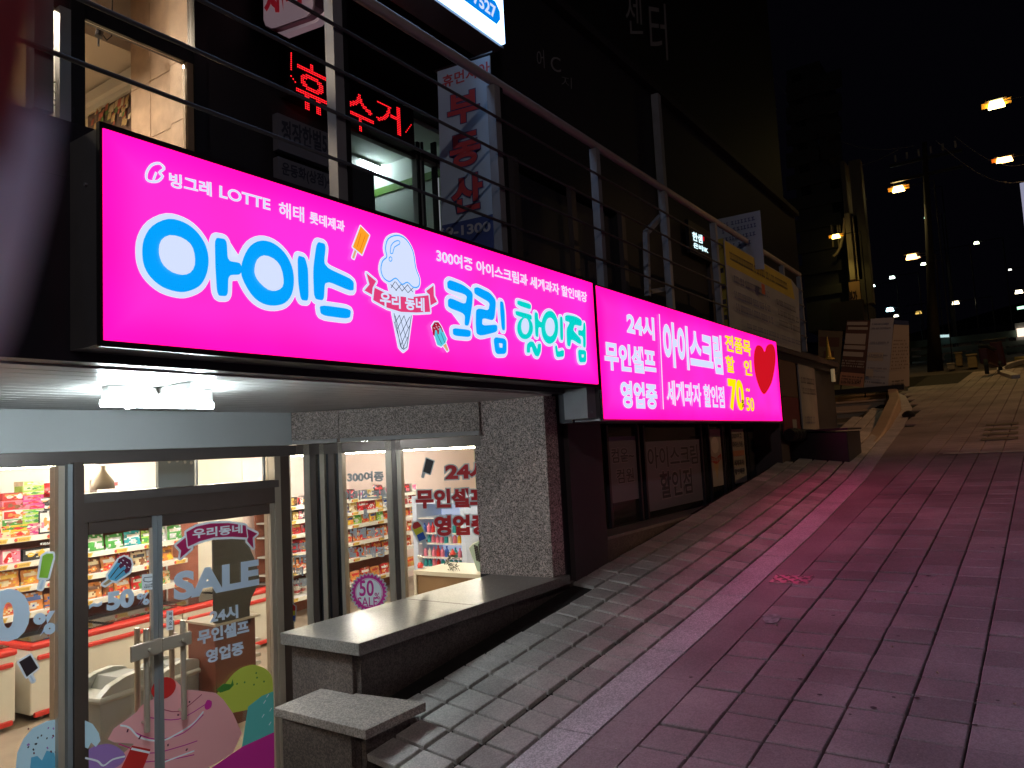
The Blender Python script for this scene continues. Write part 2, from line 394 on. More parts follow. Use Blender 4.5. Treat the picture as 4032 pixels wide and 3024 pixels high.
# narrow cut slabs beside the kerb, kerb stones
x = 2.0; i = 0
while x < 21:
    L = .99 if x > 3 else .99
    n = 4; b = MB()
    for j in range(n):
        xa = x + .006 + (L - .012) * j / n; xb = x + .006 + (L - .012) * (j + 1) / n
        q = []
        for z in (-.08, .004):
            q += [(xa, ky(xa) - .195, gz(xa) + z), (xb, ky(xb) - .195, gz(xb) + z), (xb, ky(xb), gz(xb) + z), (xa, ky(xa), gz(xa) + z)]
        b.hexa(q)
    b.build('kerb_stone', kerb_m, pave); x += L
b = MB(); xs2 = [1.9 + .25 * i for i in range(50)]
for a, c in zip(xs2, xs2[1:]):
    ya = 1.49 - .026 * (a - 3); yc = 1.49 - .026 * (c - 3)
    b.hexa([(a + .004, ya + .004, gz(a) - .04), (c, yc + .004, gz(c) - .04), (c, ky(c) - .202, gz(c) - .04), (a + .004, ky(a) - .202, gz(a) - .04), (a + .004, ya + .004, gz(a) - .001), (c, yc + .004, gz(c) - .001), (c, ky(c) - .202, gz(c) - .001), (a + .004, ky(a) - .202, gz(a) - .001)])
b.build('edge_course', slab_m, pave, kind='stuff')
# studded metal plate let into the paving
t = thing('drain_cover', 'small studded metal cover let into the brown pavers beside the kerb', 'cover', (5.38, 1.46, gz(5.38)))
b = MB(); b.hexa([(x, y, gz(x) + z) for z in (-.01, .007) for x, y in ((5.29, 1.33), (5.47, 1.33), (5.47, 1.58), (5.29, 1.58))])
b.build('plate', M('worn_metal_plate', (.5, .45, .45), .35, metal=.7, var=.3, scale=20), t)
st = MB()
for i in range(6):
    for j in range(4):
        x, y = 5.31 + .045 * j, 1.35 + .041 * i
        st.bar((x, y, gz(x) + .008), (x + .02, y + .018 * (-1) ** (i + j), gz(x + .02) + .0115), .009, .006)
st.build('studs', MC['worn_metal_plate'], t, kind='stuff')
# litter: dry leaves and grit in the joints
b = MB()
for _ in range(240):
    x = random.uniform(2.2, 7.5); y = random.choice([1.49 - .231 * c - .026 * (x - 3) for c in range(7)]) + random.gauss(0, .006) if random.random() < .75 else random.uniform(-.1, 1.6)
    s = random.uniform(.002, .005); a = random.random() * 6; z = zs(x, y) + .003
    b.face([(x + s * math.cos(a + k * 1.57) * (2 if k % 2 else 1), y + s * math.sin(a + k * 1.57), z + s * .3 * (k % 2)) for k in range(4)])
b.build('grit', M('pale_grit', (.55, .5, .42), .9), kind='stuff')
b = MB()
for px, py in ((3450, 2367), (2935, 2730), (3075, 2338), (3700, 2660), (3065, 2470), (3170, 2590), (3520, 2555), (3990, 2780), (3850, 2480)):
    r_ = RM @ cvec(px, py); p = r_ * (-1.6 / (r_.z - SL * r_.x)); a = random.random() * 6
    for k in (-1, 1):
        b.face([(p.x, p.y, p.z + .006), (p.x + .016 * math.cos(a), p.y + .016 * math.sin(a), p.z + .012), (p.x + .012 * math.cos(a + .7 * k), p.y + .012 * math.sin(a + .7 * k), p.z + .018)])
b.build('fallen_leaves', M('dry_leaf', (.5, .42, .28), .8), kind='stuff')
b = MB()
for _ in range(46):
    x = random.uniform(2.4, 8.5); y = random.uniform(-.2, 1.55); s = random.uniform(.006, .016); z = zs(x, y) + .0065
    b.face([(x + s * random.uniform(.7, 1.2) * math.cos(k * .785), y + s * random.uniform(.7, 1.2) * math.sin(k * .785), z) for k in range(8)])
b.build('gum_spots', M('old_gum', (.08, .06, .065), .8), kind='stuff')
b = MB(); x0, y0 = ground_xy(2970, 2390) if 0 else (4.6, 1.37); N_ = 16
b.face([(x0 + .085 * math.cos(k * 6.283 / N_) * random.uniform(.75, 1.15), y0 + .055 * math.sin(k * 6.283 / N_) * random.uniform(.75, 1.15), zs(x0, y0) + .0065 + SL * .085 * math.cos(k * 6.283 / N_)) for k in range(N_)]).build('pale_stain', M('pale_powder', (.32, .29, .31), .9, var=.5, scale=25), kind='stuff')
# white line and worn road paint further up
wl = M('worn_white_paint', (.55, .52, .45), .8, var=.4, scale=6)
b = MB(); b.face([(x, y, gz(x) + .012) for x, y in ((10.86, .98), (10.98, .98), (10.9, -1.6), (10.8, -1.6))]); b.build('road_markings', wl, kind='structure')
b = MB()
for k in range(4):
    x = 12.0 + k * .55; b.face([(x_, y_, gz(x_) + .012) for x_, y_ in ((x, .62), (x + .25, .62), (x + .25, .2), (x, .2))])
b.build('road_markings', M('faint_road_paint', (.2, .18, .14), .9, var=.5, scale=9), kind='structure')
# hill and sky side terrain
hm = M('dark_hillside', (.012, .013, .012), .95, var=.4, scale=.05)
b = MB(); N = 40
P_ = [[(150 + 14 * i, -220 + 14 * j, gz(150) - 12 + i * 3.0 + 6 * math.sin(i * .9 + j * .37) + 5 * math.sin(j * .6)) for j in range(N)] for i in range(10)]
for i in range(9):
    for j in range(N - 1): b.face([P_[i][j], P_[i + 1][j], P_[i + 1][j + 1], P_[i][j + 1]])
b.build('hill', hm, kind='structure', smooth=True)
# ================================================================== BUILDING
FX = YP(4.6); SO = .365                            # shopfront plane, soffit height
bld = thing('building', 'dark multi storey commercial building over the ice cream shop', 'building', (6, 6, 0))
# street wall, right of the recess
def wallbox(name, m, *a, **k): return MB().box(*a).build(name, m, bld, **k)
wallbox('pier', facade_m, 4.72, 5.22, 2.75, 3.5, -2.4, .95)
wallbox('pier_reveal', blackm, 4.60, 4.72, 2.79, 3.5, -2.4, .95)
wallbox('sill', stone_dark, 5.22, 9.95, 2.76, 2.98, -1.4, -.715)
wallbox('sill_cap', granite_top, 5.225, 9.95, 2.745, 2.99, -.713, -.69)
wallbox('wall', facade_dk, 5.22, 9.95, 3.02, 3.2, -1.4, .95)
wallbox('wall', facade_m, 9.95, 10.95, 2.68, 3.6, -1.0, 1.15)
wallbox('wall', facade_dk, 10.95, 13.6, 2.72, 3.6, -.8, 1.15)
# balcony slab, fascia, soffit slats
wallbox('balcony_slab', facade_dk, -4, 13.6, 2.63, 3.9, 1.0, 1.2)
wallbox('fascia', facade_dk, -4, 4.60, 2.63, 2.72, .372, .999)
wallbox('fascia', facade_dk, 4.60, 9.95, 2.64, 2.745, .17, .999)
for i in range(16):
    y0 = 2.73 + i * .118; b = MB(); b.box(-4, 4.5 if y0 > 3.3 else 4.5, y0 + .004, y0 + .112, SO, SO + .012); b.build('soffit_slat', slat_m, bld)
wallbox('soffit_backing', blackm, -4, 4.6, 2.73, 4.62, SO + .02, SO + .05)
band = MB(); band.box(-4, 3.80, 4.555, 4.7, .125, SO - .002); band.build('lintel_band', band_m, bld)
# granite pillar and diagonal lintel
DG = Fr((3.80, 4.575, 0), (.66, -1.245, 0), (-1.245, -.66, 0)); DL = math.hypot(.66, 1.245)
wallbox('granite_pillar', granite, 4.44, 4.60, 2.765, 3.375, -.868, SO)
for a0, a1 in ((0.0, .36), (.364, DL)):
    MB().fbox(DG, a0, a1 - .0, .155, SO - .002, -.12, .06).build('granite_panel', granite_rough, bld)
    MB().fbox(DG, a0 + .02, a1, .125, .152, -.1, .10).build('drip_trim', whitep if 0 else M('trim_stone', (.42, .38, .38), .5, var=.1), bld)
# low wall with cap and post
low = thing('low_wall', 'low dark granite wall with thick grey cap between shop entrance and pavement', 'wall', (3.5, 3.0, -2.3))
for a, c in ((2.60, 3.52), (3.525, 4.58)):
    MB().box(a, c, 2.715, 3.285, -.928, -.868).build('cap_stone', granite_top, low, bevel=.004)
for a, c in ((2.655, 3.3), (3.303, 3.95), (3.953, 4.72)):
    MB().box(a, c, 2.765, 2.80, -2.35, -.930).build('face_panel', stone_dark, low)
MB().box(2.632, 2.655, 2.80, 3.235, -2.35, -.930).build('end_panel', stone_dark, low)
MB().box(2.655, 4.6, 2.80, 3.23, -2.35, -.931).build('core', stone_dark, low)
post = thing('stone_post', 'short stone post with flat granite cap at the end of the low wall', 'post', (2.5, 2.7, -2.3))
MB().hexa([(2.345, 2.425, -1.175), (2.70, 2.40, -1.16), (2.628, 3.02, -1.16), (2.36, 3.04, -1.175), (2.345, 2.425, -1.135), (2.70, 2.40, -1.12), (2.628, 3.02, -1.12), (2.36, 3.04, -1.135)]).build('cap', M('granite_top_light', (.40, .335, .30), .4, speck=.3, var=.15, scale=5), post, bevel=.003)
MB().box(2.385, 2.625, 2.50, 2.98, -2.35, -1.168).build('body', stone_dark, post)
MB().box(2.386, 2.666, 2.468, 2.496, -2.35, -1.168).build('front_panel', stone_dark, post)
MB().box(2.36, 2.384, 2.53, 2.98, -2.35, -1.168).build('side_panel', stone_dark, post)
# ---- upper storey
U = YP(3.9)
upm = M('upper_cladding', (.021, .017, .022), .6, var=.35, scale=.7)
def ubox(name, m, a0, a1, b0, b1, d0=3.9, d1=4.05, **k): return MB().box(a0, a1, d0, d1, b0, b1).build(name, m, bld, **k)
ubox('spandrel', upm, -4, 17, 3.2, 4.75)          # above first windows, broken below by openings
ubox('upper_facade', M('upper_facade_black', (.006, .006, .007), .6), -4, 17, 4.77, 16, 4.1, 4.3)
ubox('cornice', upm, -4, 17, 4.75, 4.85, 3.8, 4.3)
ubox('wall', upm, 2.64, 3.74, 1.2, 2.779); ubox('wall', upm, 5.02, 5.9, 1.2, 2.779); ubox('wall', facade_dk, 5.9, 8.2, 1.2, 2.779, 4.0, 4.2)
ubox('wall', upm, 8.2, 17, 1.2, 2.779); ubox('spandrel', upm, 2.64, 17, 2.78, 3.199); ubox('wall', upm, -4, 1.0, 1.2, 2.779)
for x in (5.9, 7.0, 8.2, 9.6, 11.2, 13): ubox('mullion', facade_m, x - .05, x + .05, 1.2, 2.779, 3.84, 3.898)
ubox('downpipe', greym, 9.4, 9.5, 2.8, 4.7, 3.78, 3.88)
# ================================================================== LIGHT BOX SIGNS
SF = YP(2.411)
cab = M('sign_cabinet_paint', (.16, .155, .165), .35, metal=.3, var=.1)
s1 = thing('shop_sign', 'long magenta light box sign with big blue Korean letters and an ice cream cone', 'sign', (2.9, 2.5, .77))
X0, X1, Z0, Z1 = 1.257, 4.585, .418, 1.113
b = MB(); b.box(X0, X1, 2.43, 2.63, Z0 - .012, Z1 + .012); b.build('cabinet', cab, s1)
b = MB(); e = .012
b.box(X0 - e, X1 + e, 2.414, 2.435, Z0 - .022, Z0 - .002).box(X0 - e, X1 + e, 2.414, 2.435, Z1 + .002, Z1 + .022).box(X0 - e, X0 - .002, 2.414, 2.435, Z0 - .002, Z1 + .002).box(X1 + .001, X1 + .008, 2.414, 2.435, Z0 - .002, Z1 + .002)
b.build('rim', blackm, s1)
b = MB(); b.box(X0, X1, 2.411, 2.43, Z0, Z1); face1 = b.build('face_panel', pink_face(((X0 + X1) / 2, (Z0 + Z1) / 2), (X1 - X0) / 2, (Z1 - Z0) / 2, 'lit_pink_face_one'), s1)
MB().tube([(1.32, 2.52, .95), (1.25, 2.52, .95)], .006).build('bolt', alum, s1)
A = Art(SF); OW = .021; W = whiteL
blue = [
 ([(1, *p) for p in ((620, 960), (632, 860), (690, 770), (800, 722), (905, 745), (985, 800), (1045, 880), (1072, 960), (1075, 1040), (1055, 1120), (1010, 1185), (930, 1220), (860, 1222), (760, 1190), (680, 1125), (635, 1050))], 3),
 ([(1, *p) for p in ((1118, 848), (1200, 862), (1208, 1010), (1300, 1025), (1300, 1105), (1212, 1108), (1208, 1253), (1135, 1250), (1122, 1050))], 0),
 ([(2, *p) for p in ((80, 870), (98, 770), (150, 680), (230, 643), (320, 665), (400, 735), (450, 830), (465, 930), (450, 1030), (400, 1095), (320, 1115), (240, 1100), (170, 1050), (110, 960))], 3),
 ([(2, *p) for p in ((490, 750), (545, 765), (568, 850), (572, 1080), (515, 1075), (495, 950))], 0),
 ([(2, *p) for p in ((630, 650), (698, 668), (680, 830), (900, 930), (898, 1018), (690, 930), (682, 1080), (610, 1065), (603, 850))], 0),
 ([(2, *p) for p in ((648, 1108), (880, 1140), (870, 1212), (660, 1185))], 0),
 ([(3, *p) for p in ((395, 540), (425, 518), (560, 570), (655, 645), (650, 760), (615, 980), (570, 975), (575, 860), (405, 795), (402, 720), (430, 700), (580, 765), (597, 670), (400, 610))], 0),
 ([(3, *p) for p in ((450, 1000), (635, 1022), (630, 1095), (455, 1078))], 0),
 ([(3, *p) for p in ((665, 600), (705, 590), (830, 650), (888, 725), (870, 930), (750, 900), (748, 978), (900, 965), (900, 1040), (740, 1080), (690, 1060), (682, 960), (685, 820), (720, 805), (810, 825), (825, 745), (670, 660))], 0),
 ([(3, *p) for p in ((925, 730), (960, 740), (975, 850), (978, 1028), (945, 1020), (930, 870))], 0),
 ([(3, *p) for p in ((858, 1090), (992, 1110), (992, 1262), (880, 1265))], 0)]
teal = [
 ([(3, *p) for p in ((1100, 720), (1240, 765), (1235, 818), (1100, 770))], 0),
 ([(3, *p) for p in ((1078, 825), (1245, 870), (1245, 925), (1085, 875))], 0),
 ([(3, 1178 + 80 * math.cos(t), 1003 + 112 * math.sin(t)) for t in [k * math.pi / 8 for k in range(16)]], 2),
 ([(3, *p) for p in ((1270, 840), (1305, 850), (1312, 925), (1360, 955), (1360, 1005), (1312, 990), (1312, 1095), (1280, 1085))], 0),
 ([(3, *p) for p in ((1192, 1250), (1195, 1165), (1225, 1135), (1262, 1140), (1290, 1195), (1300, 1215), (1305, 1160), (1340, 1160), (1335, 1240), (1310, 1290), (1278, 1280), (1255, 1235), (1243, 1190), (1228, 1200), (1228, 1250))], 0),
 ([(3, 1425 + 86 * math.cos(t), 995 + 166 * math.sin(t)) for t in [k * math.pi / 8 for k in range(16)]], 2),
 ([(3, *p) for p in ((1525, 885), (1555, 890), (1562, 1125), (1530, 1120))], 0),
 ([(3, *p) for p in ((1475, 1180), (1500, 1178), (1505, 1240), (1568, 1220), (1568, 1288), (1490, 1298))], 0),
 ([(3, *p) for p in ((1578, 880), (1610, 870), (1690, 888), (1748, 925), (1745, 985), (1672, 968), (1660, 1030), (1740, 1112), (1738, 1172), (1640, 1110), (1632, 1190), (1598, 1178), (1592, 1010), (1628, 945), (1578, 930))], 0),
 ([(3, *p) for p in ((1762, 950), (1785, 950), (1788, 1200), (1760, 1195), (1758, 1085), (1710, 1075), (1710, 1020), (1758, 1030))], 0),
 ([(3, *p) for p in ((1705, 1215), (1792, 1228), (1792, 1345), (1718, 1348))], 0)]
def loc(pts): return [SF.at(*T(*p)) for p in pts]
shapes = [(loc(p), s, blueL) for p, s in blue] + [(loc(p), s, tealL) for p, s in teal]
def shp(p, s): return smooth(p, s) if s else rnd_corner(p, .16)
for p, s, m in shapes: A.poly(grow(shp(p, s), OW * (.8 if m is tealL else 1)), W, local=True)
for p, s, m in shapes: A.poly(shp(p, s), m, local=True)
for p, s in (([(1, *q) for q in ((728, 930), (745, 870), (800, 836), (880, 850), (945, 895), (972, 960), (975, 1040), (945, 1092), (890, 1108), (820, 1090), (762, 1045), (735, 990))], 2),
             ([(2, *q) for q in ((172, 850), (190, 785), (240, 752), (310, 775), (360, 830), (383, 920), (375, 980), (330, 1008), (270, 1000), (210, 950), (178, 900))], 2),
             ([(3, 1175 + 40 * math.cos(t), 985 + 82 * math.sin(t)) for t in [k * math.pi / 8 for k in range(16)]], 0),
             ([(3, 1425 + 48 * math.cos(t), 992 + 95 * math.sin(t)) for t in [k * math.pi / 8 for k in range(16)]], 0),
             ([(3, *q) for q in ((910, 1155), (945, 1158), (945, 1200), (918, 1198))], 0), ([(3, *q) for q in ((1742, 1268), (1765, 1268), (1762, 1298), (1745, 1298))], 0)):
    q = loc(p); A.poly(smooth(q, s) if s else q, W, local=True)
A.done('lettering', face1)
A = Art(SF, .0023)
A.text('빙그레', W, (812, 500), (1105, 560), (805, 395), k=1, bold=.035)
A.text('LOTTE', W, (1155, 572), (300, 420), (1160, 490), k=1, k2=2, bold=.03)
A.text('해태', W, (362, 470), (545, 508), (365, 355), k=2, bold=.018)
A.text('롯데제과', W, (585, 515), (840, 583), (585, 428), k=2, bold=.03)
A.line([(775, 375), (745, 340), (690, 350), (655, 400), (655, 450), (690, 465), (735, 460), (765, 425), (740, 405), (775, 375), (760, 350)], .010, W, k=1, sm=3)
A.line([(720, 400), (700, 455)], .009, W, k=1)
A.text('300여종 아이스크림과 세계과자 할인매장', W, (297, 335), (1812, 750), (297, 195), k=3, bold=.03)
A.done('lettering', face1)
# cone, scoop, ribbon, lollies
A = Art(SF, .0026)
scoop = [(1140, 760), (1130, 700), (1150, 630), (1215, 605), (1280, 635), (1330, 720), (1350, 840), (1378, 920), (1370, 975), (1330, 980), (1290, 945), (1250, 960), (1205, 915), (1160, 940), (1115, 910), (1097, 850), (1110, 790)]
lc = [SF.at(*T(2, *p)) for p in scoop]
coneu = [(1155, 930), (1340, 960), (1335, 1035), (1170, 1000)]; conel = [(1190, 1165), (1320, 1185), (1288, 1415), (1262, 1437), (1238, 1410)]
for c_ in (coneu, conel): A.poly(grow([SF.at(*T(2, *p)) for p in c_], .014), W, local=True)
A.poly(grow(smooth(lc, 3), .013), W, local=True)
hatch = [((1205, 1185), (1270, 1425)), ((1235, 1180), (1285, 1350)), ((1270, 1190), (1300, 1280)), ((1198, 1230), (1255, 1430)), ((1310, 1195), (1240, 1330)), ((1270, 1185), (1220, 1280)), ((1308, 1260), (1245, 1400)), ((1296, 1340), (1260, 1425)), ((1235, 1182), (1205, 1235)),
         ((1170, 960), (1215, 1005)), ((1205, 940), (1255, 1010)), ((1245, 955), (1295, 1020)), ((1290, 960), (1330, 1015)), ((1200, 940), (1172, 985)), ((1245, 960), (1205, 1005)), ((1290, 965), (1250, 1010)), ((1332, 985), (1295, 1020))]
for a, c in hatch: A.line([a, c], .0035, navyL, k=2)
A.line([(1192, 1168), (1240, 1412), (1262, 1432), (1286, 1414), (1318, 1186)], .004, navyL, k=2)
A.line(lc, .0055, blueL, sm=3, closed=True, local=True)
A.line([(1165, 735), (1170, 680), (1200, 648), (1230, 645), (1232, 668), (1195, 690), (1182, 735), (1165, 735)], .0045, blueL, k=2, sm=2)
A.line([(1166 + 11 * math.cos(t), 777 + 17 * math.sin(t)) for t in [k * math.pi / 4 for k in range(9)]], .0045, blueL, k=2)
tail1 = [(990, 880), (1058, 935), (1040, 960), (1030, 1035), (978, 1000), (1012, 960)]
tail2 = [(1415, 1000), (1475, 965), (1478, 1020), (1500, 1060), (1448, 1110)]
main = [(1048, 985), (1120, 1020), (1200, 1045), (1300, 1055), (1440, 1040), (1452, 1160), (1350, 1165), (1240, 1160), (1140, 1130), (1038, 1075)]
tail2 = [(3, 185, 630), (3, 258, 575), (3, 262, 680), (3, 292, 740), (3, 228, 775), (3, 215, 680)]
T1 = [SF.at(*T(2, *p)) for p in ((990, 880), (1060, 938), (1035, 985), (1030, 1035), (975, 1005), (1012, 962))]; T2 = [SF.at(*T(*p)) for p in tail2]; Mn = [SF.at(*T(2, *p)) for p in main]
for q in (T1, T2, Mn): A.poly(grow(q, .012), W, local=True)
for q in (T1, T2): A.poly(q, ribL, local=True)
A.poly(grow(Mn, .009), W, local=True); A.poly(Mn, ribL, local=True)
A.text('우리 동네', W, (1088, 1120), (1412, 1150), (1088, 1012), k=2, bold=.035)
def lolly(A, fr, k, body, stick, mt, line=None, drip=None, dm=None, lm=None, ow=.007, Wm=W, sm=tanL):
    B = [fr.at(*T(k, *p)) for p in body]; St = [fr.at(*T(k, *p)) for p in stick]
    A.poly(grow(B, ow), Wm, local=True); A.poly(grow(St, ow), Wm, local=True); A.poly(St, sm, local=True); A.poly(B, mt, local=True)
    for l in line or (): A.line(l, ow * .5, lm, k=k)
    if drip: A.poly(drip, dm, k=k)
    A.auto()
lolly(A, SF, 2, ((945, 540), (1008, 605), (955, 745), (888, 690)), ((903, 712), (915, 722), (897, 775), (884, 768)), orangeL, (((948, 590), (920, 690)), ((978, 610), (940, 715))), lm=orgdL)
lolly(A, SF, 3, ((235, 985), (262, 945), (300, 945), (330, 990), (385, 1110), (372, 1150), (330, 1188), (290, 1170)), ((350, 1178), (378, 1160), (402, 1225), (388, 1235)), lblueL, (((285, 1060), (335, 1165)), ((325, 1050), (365, 1150))), ((235, 990), (262, 945), (300, 945), (330, 990), (348, 1040), (340, 1045), (322, 1000), (310, 1000), (305, 1070), (290, 1060), (285, 1030), (268, 1020), (262, 1085), (245, 1070)), crimL, lm=navyL)
for p in ((270, 965), (300, 985), (252, 1000), (290, 1010), (275, 990)): A.line([p, (p[0] + 12, p[1] + 8)], .003, W, k=3)
A.done('artwork', face1)
# second sign
s2 = thing('shop_sign', 'shorter magenta light box sign with white and yellow Korean lettering beside a red heart', 'sign', (6.8, 2.5, .65))
X0, X1, Z0, Z1 = 4.64, 9.08, .183, 1.105
MB().box(X0 - .02, X1 + .015, 2.43, 2.63, Z0 - .012, Z1 + .012).build('cabinet', cab, s2)
face2 = MB().box(X0, X1, 2.411, 2.43, Z0, Z1).build('face_panel', pink_face(((X0 + X1) / 2, (Z0 + Z1) / 2), (X1 - X0) / 2, (Z1 - Z0) / 2, 'lit_pink_face_two'), s2)
MB().box(X0 - .012, X0 - .002, 2.414, 2.435, Z0 - .01, Z1 + .01).box(X1 + .002, X1 + .012, 2.414, 2.435, Z0 - .01, Z1 + .01).box(X0, X1, 2.414, 2.435, Z1 + .002, Z1 + .012).build('rim', blackm, s2)
MB().box(4.5, 4.62, 2.46, 2.64, .19, .40).build('bracket', greym, s2)
MB().tube([(4.55, 2.462, .23), (4.55, 2.45, .23)], .008).build('bolt', alum, s2)
A = Art(SF, .0023)
for st, BL, BR, TL, m, bo in (('24시', (410, 600), (715, 672), (410, 335), W, .05), ('무인셀프', (170, 985), (730, 1040), (165, 662), W, .05), ('영업중', (345, 1402), (745, 1416), (340, 1095), W, .05),
      ('아이스크림', (815, 950), (1460, 1045), (805, 442), W, .05), ('세계과자 할인점', (845, 1372), (1475, 1405), (845, 1090), W, .03),
      ('전품목', (1480, 780), (1760, 838), (1475, 595), yelL, .03), ('할', (1490, 1010), (1582, 1022), (1480, 825), yelL, .03), ('인', (1685, 1042), (1770, 1052), (1680, 870), yelL, .03),
      ('70', (1525, 1428), (1692, 1438), (1495, 1072), yelL, .05), ('~', (1705, 1225), (1742, 1228), (1702, 1180), yelL, .03), ('50', (1708, 1432), (1793, 1440), (1702, 1282), yelL, .03)):
    A.text(st, m, BL, BR, TL, k=4, bold=bo)
A.text('%', M('dark_print', (.02, .03, .02), .6), (1652, 1395), (1685, 1396), (1655, 1310), k=4, bold=.02)
A.line([(752, 380), (797, 1415)], .018, W, k=4)
A.done('lettering', face2)
A = Art(SF, .0023)
A.poly([(1908, 790), (1925, 735), (1960, 705), (2000, 715), (2025, 790), (2025, 900), (2010, 1010), (1985, 1120), (1945, 1200), (1905, 1250), (1870, 1220), (1832, 1130), (1805, 1030), (1790, 900), (1795, 790), (1820, 725), (1855, 720), (1885, 745)], redL, k=4, sm=3)
A.done('artwork', face2)
# ================================================================== SHOPFRONT
sf = thing('shopfront', 'stainless steel shopfront with glass doors and fixed windows under the canopy', 'shopfront', (2.9, 4.6, -2.3))
def F(px, py, off=0): return FX.at(px, py, off)
jx = [F(250, 2400)[0], F(328, 2400)[0]]
FD = M('frame_bronze_steel', (.17, .13, .115), .32, metal=.6, var=.15, scale=2)
MB().box(-1, 3.80, 4.56, 4.68, .045, .122).build('header', steel_dk, sf)
MB().box(2.115, 2.150, 4.56, 4.66, -2.32, .044).build('mullion', steel, sf)
MB().box(2.152, 2.178, 4.53, 4.66, -2.32, .05).build('jamb', alum, sf)
MB().box(2.18, 2.235, 4.515, 4.66, -2.32, .06).build('jamb', FD, sf)
MB().box(2.237, 3.57, 4.53, 4.66, -.285, -.122).build('transom', FD, sf)
MB().box(2.237, 3.60, 4.52, 4.529, -.175, -.125).build('transom_trim', steel_dk, sf)
MB().box(3.573, 3.625, 4.53, 4.66, -2.32, .044).build('jamb', steel, sf)
MB().box(3.627, 3.72, 4.55, 4.68, -2.32, .044).build('jamb', FD, sf)
# panes
MB().box(-1, 2.114, 4.60, 4.606, -2.32, .044).build('pane', pane_m, sf)
MB().box(2.236, 3.572, 4.60, 4.606, -.121, .044).build('pane', pane_m, sf)
MB().box(3.52, 3.535, 4.585, 4.6, -.121, .044).box(2.99, 3.0, 4.585, 4.6, -.121, .044).build('glazing_bar', alum, sf)
# door leaves
dl = []
for i, (a, c) in enumerate(((2.24, 2.690), (2.692, 3.57))):
    d = thing('glass_door', ('left leaf of the glass double door, half hidden, with pale discount sticker' if i == 0 else 'right leaf of the glass double door, with large sale stickers'), 'door', ((a + c) / 2, 4.58, -2.3), 'leaves of the double door')
    MB().box(a, a + .03, 4.545, 4.59, -2.3, -.288).build('stile', alum if i else FD, d); MB().box(c - .03, c, 4.545, 4.59, -2.3, -.288).build('stile', alum if not i else steel, d)
    MB().box(a + .036, c - .036, 4.545, 4.59, -.36, -.288).build('rail', FD, d); MB().box(a + .036, c - .036, 4.545, 4.59, -2.3, -2.2).build('rail', FD, d)
    MB().box(a + .036, c - .036, 4.566, 4.572, -2.2, -.361).build('pane', pane_m, d); dl.append(d)
    hx = YP(4.5).at(577 if i == 0 else 722, 2600)[0]; hi = YP(4.65).at(541 if i == 0 else 677, 2600)[0]
    MB().tube([(hx, 4.50, -1.55), (hx, 4.50, -.95)], .017, 12).tube([(hx, 4.50, -1.05), (hx, 4.56, -1.05)], .009).tube([(hx, 4.50, -1.50), (hx, 4.56, -1.50)], .009).build('pull_handle', steel, d, smooth=False)
    MB().tube([(hi, 4.65, -1.56), (hi, 4.65, -.965)], .017, 12).tube([(hi, 4.65, -1.05), (hi, 4.57, -1.05)], .009).tube([(hi, 4.65, -1.46), (hi, 4.57, -1.46)], .009).build('pull_handle', steel, d)
lk = thing('lock_bar', 'polished metal security bar clamped across the door pull handles', 'lock', (2.72, 4.47, -1.1))
MB().hexa([(2.47, 4.455, -1.12), (2.662, 4.455, -1.105), (2.662, 4.478, -1.105), (2.47, 4.478, -1.12), (2.47, 4.455, -1.025), (2.662, 4.455, -1.015), (2.662, 4.478, -1.015), (2.47, 4.478, -1.025)]).build('plate', steel, lk, bevel=.008)
MB().box(2.665, 2.86, 4.458, 4.478, -1.10, -1.022).build('plate', steel, lk, bevel=.006)
MB().tube([(2.58, 4.455, -1.07), (2.58, 4.435, -1.07)], .012, 12).tube([(2.79, 4.455, -1.06), (2.79, 4.435, -1.06)], .01, 12).build('knob', steel, lk)
# folding screens and diagonal panes
def D(px, py, off=0): return DG.at(px, py, off)
def dpost(pa, pb, m, o0=-.06, o1=.03, name='mullion', z1=.123):
    a0 = D(pa, 2100)[0]; a1 = D(pb, 2100)[0]; MB().fbox(DG, a0, a1, -2.32, z1, o0, o1).build(name, m, sf)
for pa, pb, m in ((1208, 1232, steel), (1234, 1256, FD), (1258, 1270, blackm), (1272, 1290, steel), (1292, 1304, blackm), (1306, 1330, FD), (1332, 1345, blackm), (1346, 1360, steel), (1532, 1556, steel), (1558, 1574, FD), (1576, 1592, steel)):
    dpost(pa, pb, m, o1=.03 if m is not blackm else .0)
dpost(1110, 1140, alum, -.05, .0)
MB().fbox(DG, 0.02, DL, .045, .122, -.06, .03).build('header', FD, sf)
for pa, pb in ((1141, 1207), (1361, 1531), (1593, 1910)):
    MB().fbox(DG, D(pa, 2100)[0], D(pb, 2100)[0], -2.32, .044, -.035, -.03).build('pane', pane_m, sf)
MB().fbox(DG, 0.0, DL, -2.32, -1.95, -.15, -.065).build('plinth', stone_dark, sf)
# stickers
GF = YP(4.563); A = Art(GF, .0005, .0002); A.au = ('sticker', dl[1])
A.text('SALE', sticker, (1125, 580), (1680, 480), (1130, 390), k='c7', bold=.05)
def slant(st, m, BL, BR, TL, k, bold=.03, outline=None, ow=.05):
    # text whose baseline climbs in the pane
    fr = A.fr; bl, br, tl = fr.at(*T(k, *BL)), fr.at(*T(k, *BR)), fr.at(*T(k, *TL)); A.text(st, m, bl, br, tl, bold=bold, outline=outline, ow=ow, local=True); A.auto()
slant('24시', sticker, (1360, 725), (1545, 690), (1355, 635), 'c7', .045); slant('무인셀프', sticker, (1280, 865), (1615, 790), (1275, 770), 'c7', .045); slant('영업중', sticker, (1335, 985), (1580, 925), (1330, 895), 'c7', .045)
slant('50', sticker, (690, 645), (870, 615), (688, 520), 'c7', .06); slant('%', sticker, (885, 612), (968, 600), (885, 530), 'c7', .04); slant('~', sticker, (575, 630), (660, 615), (573, 590), 'c7', .06)
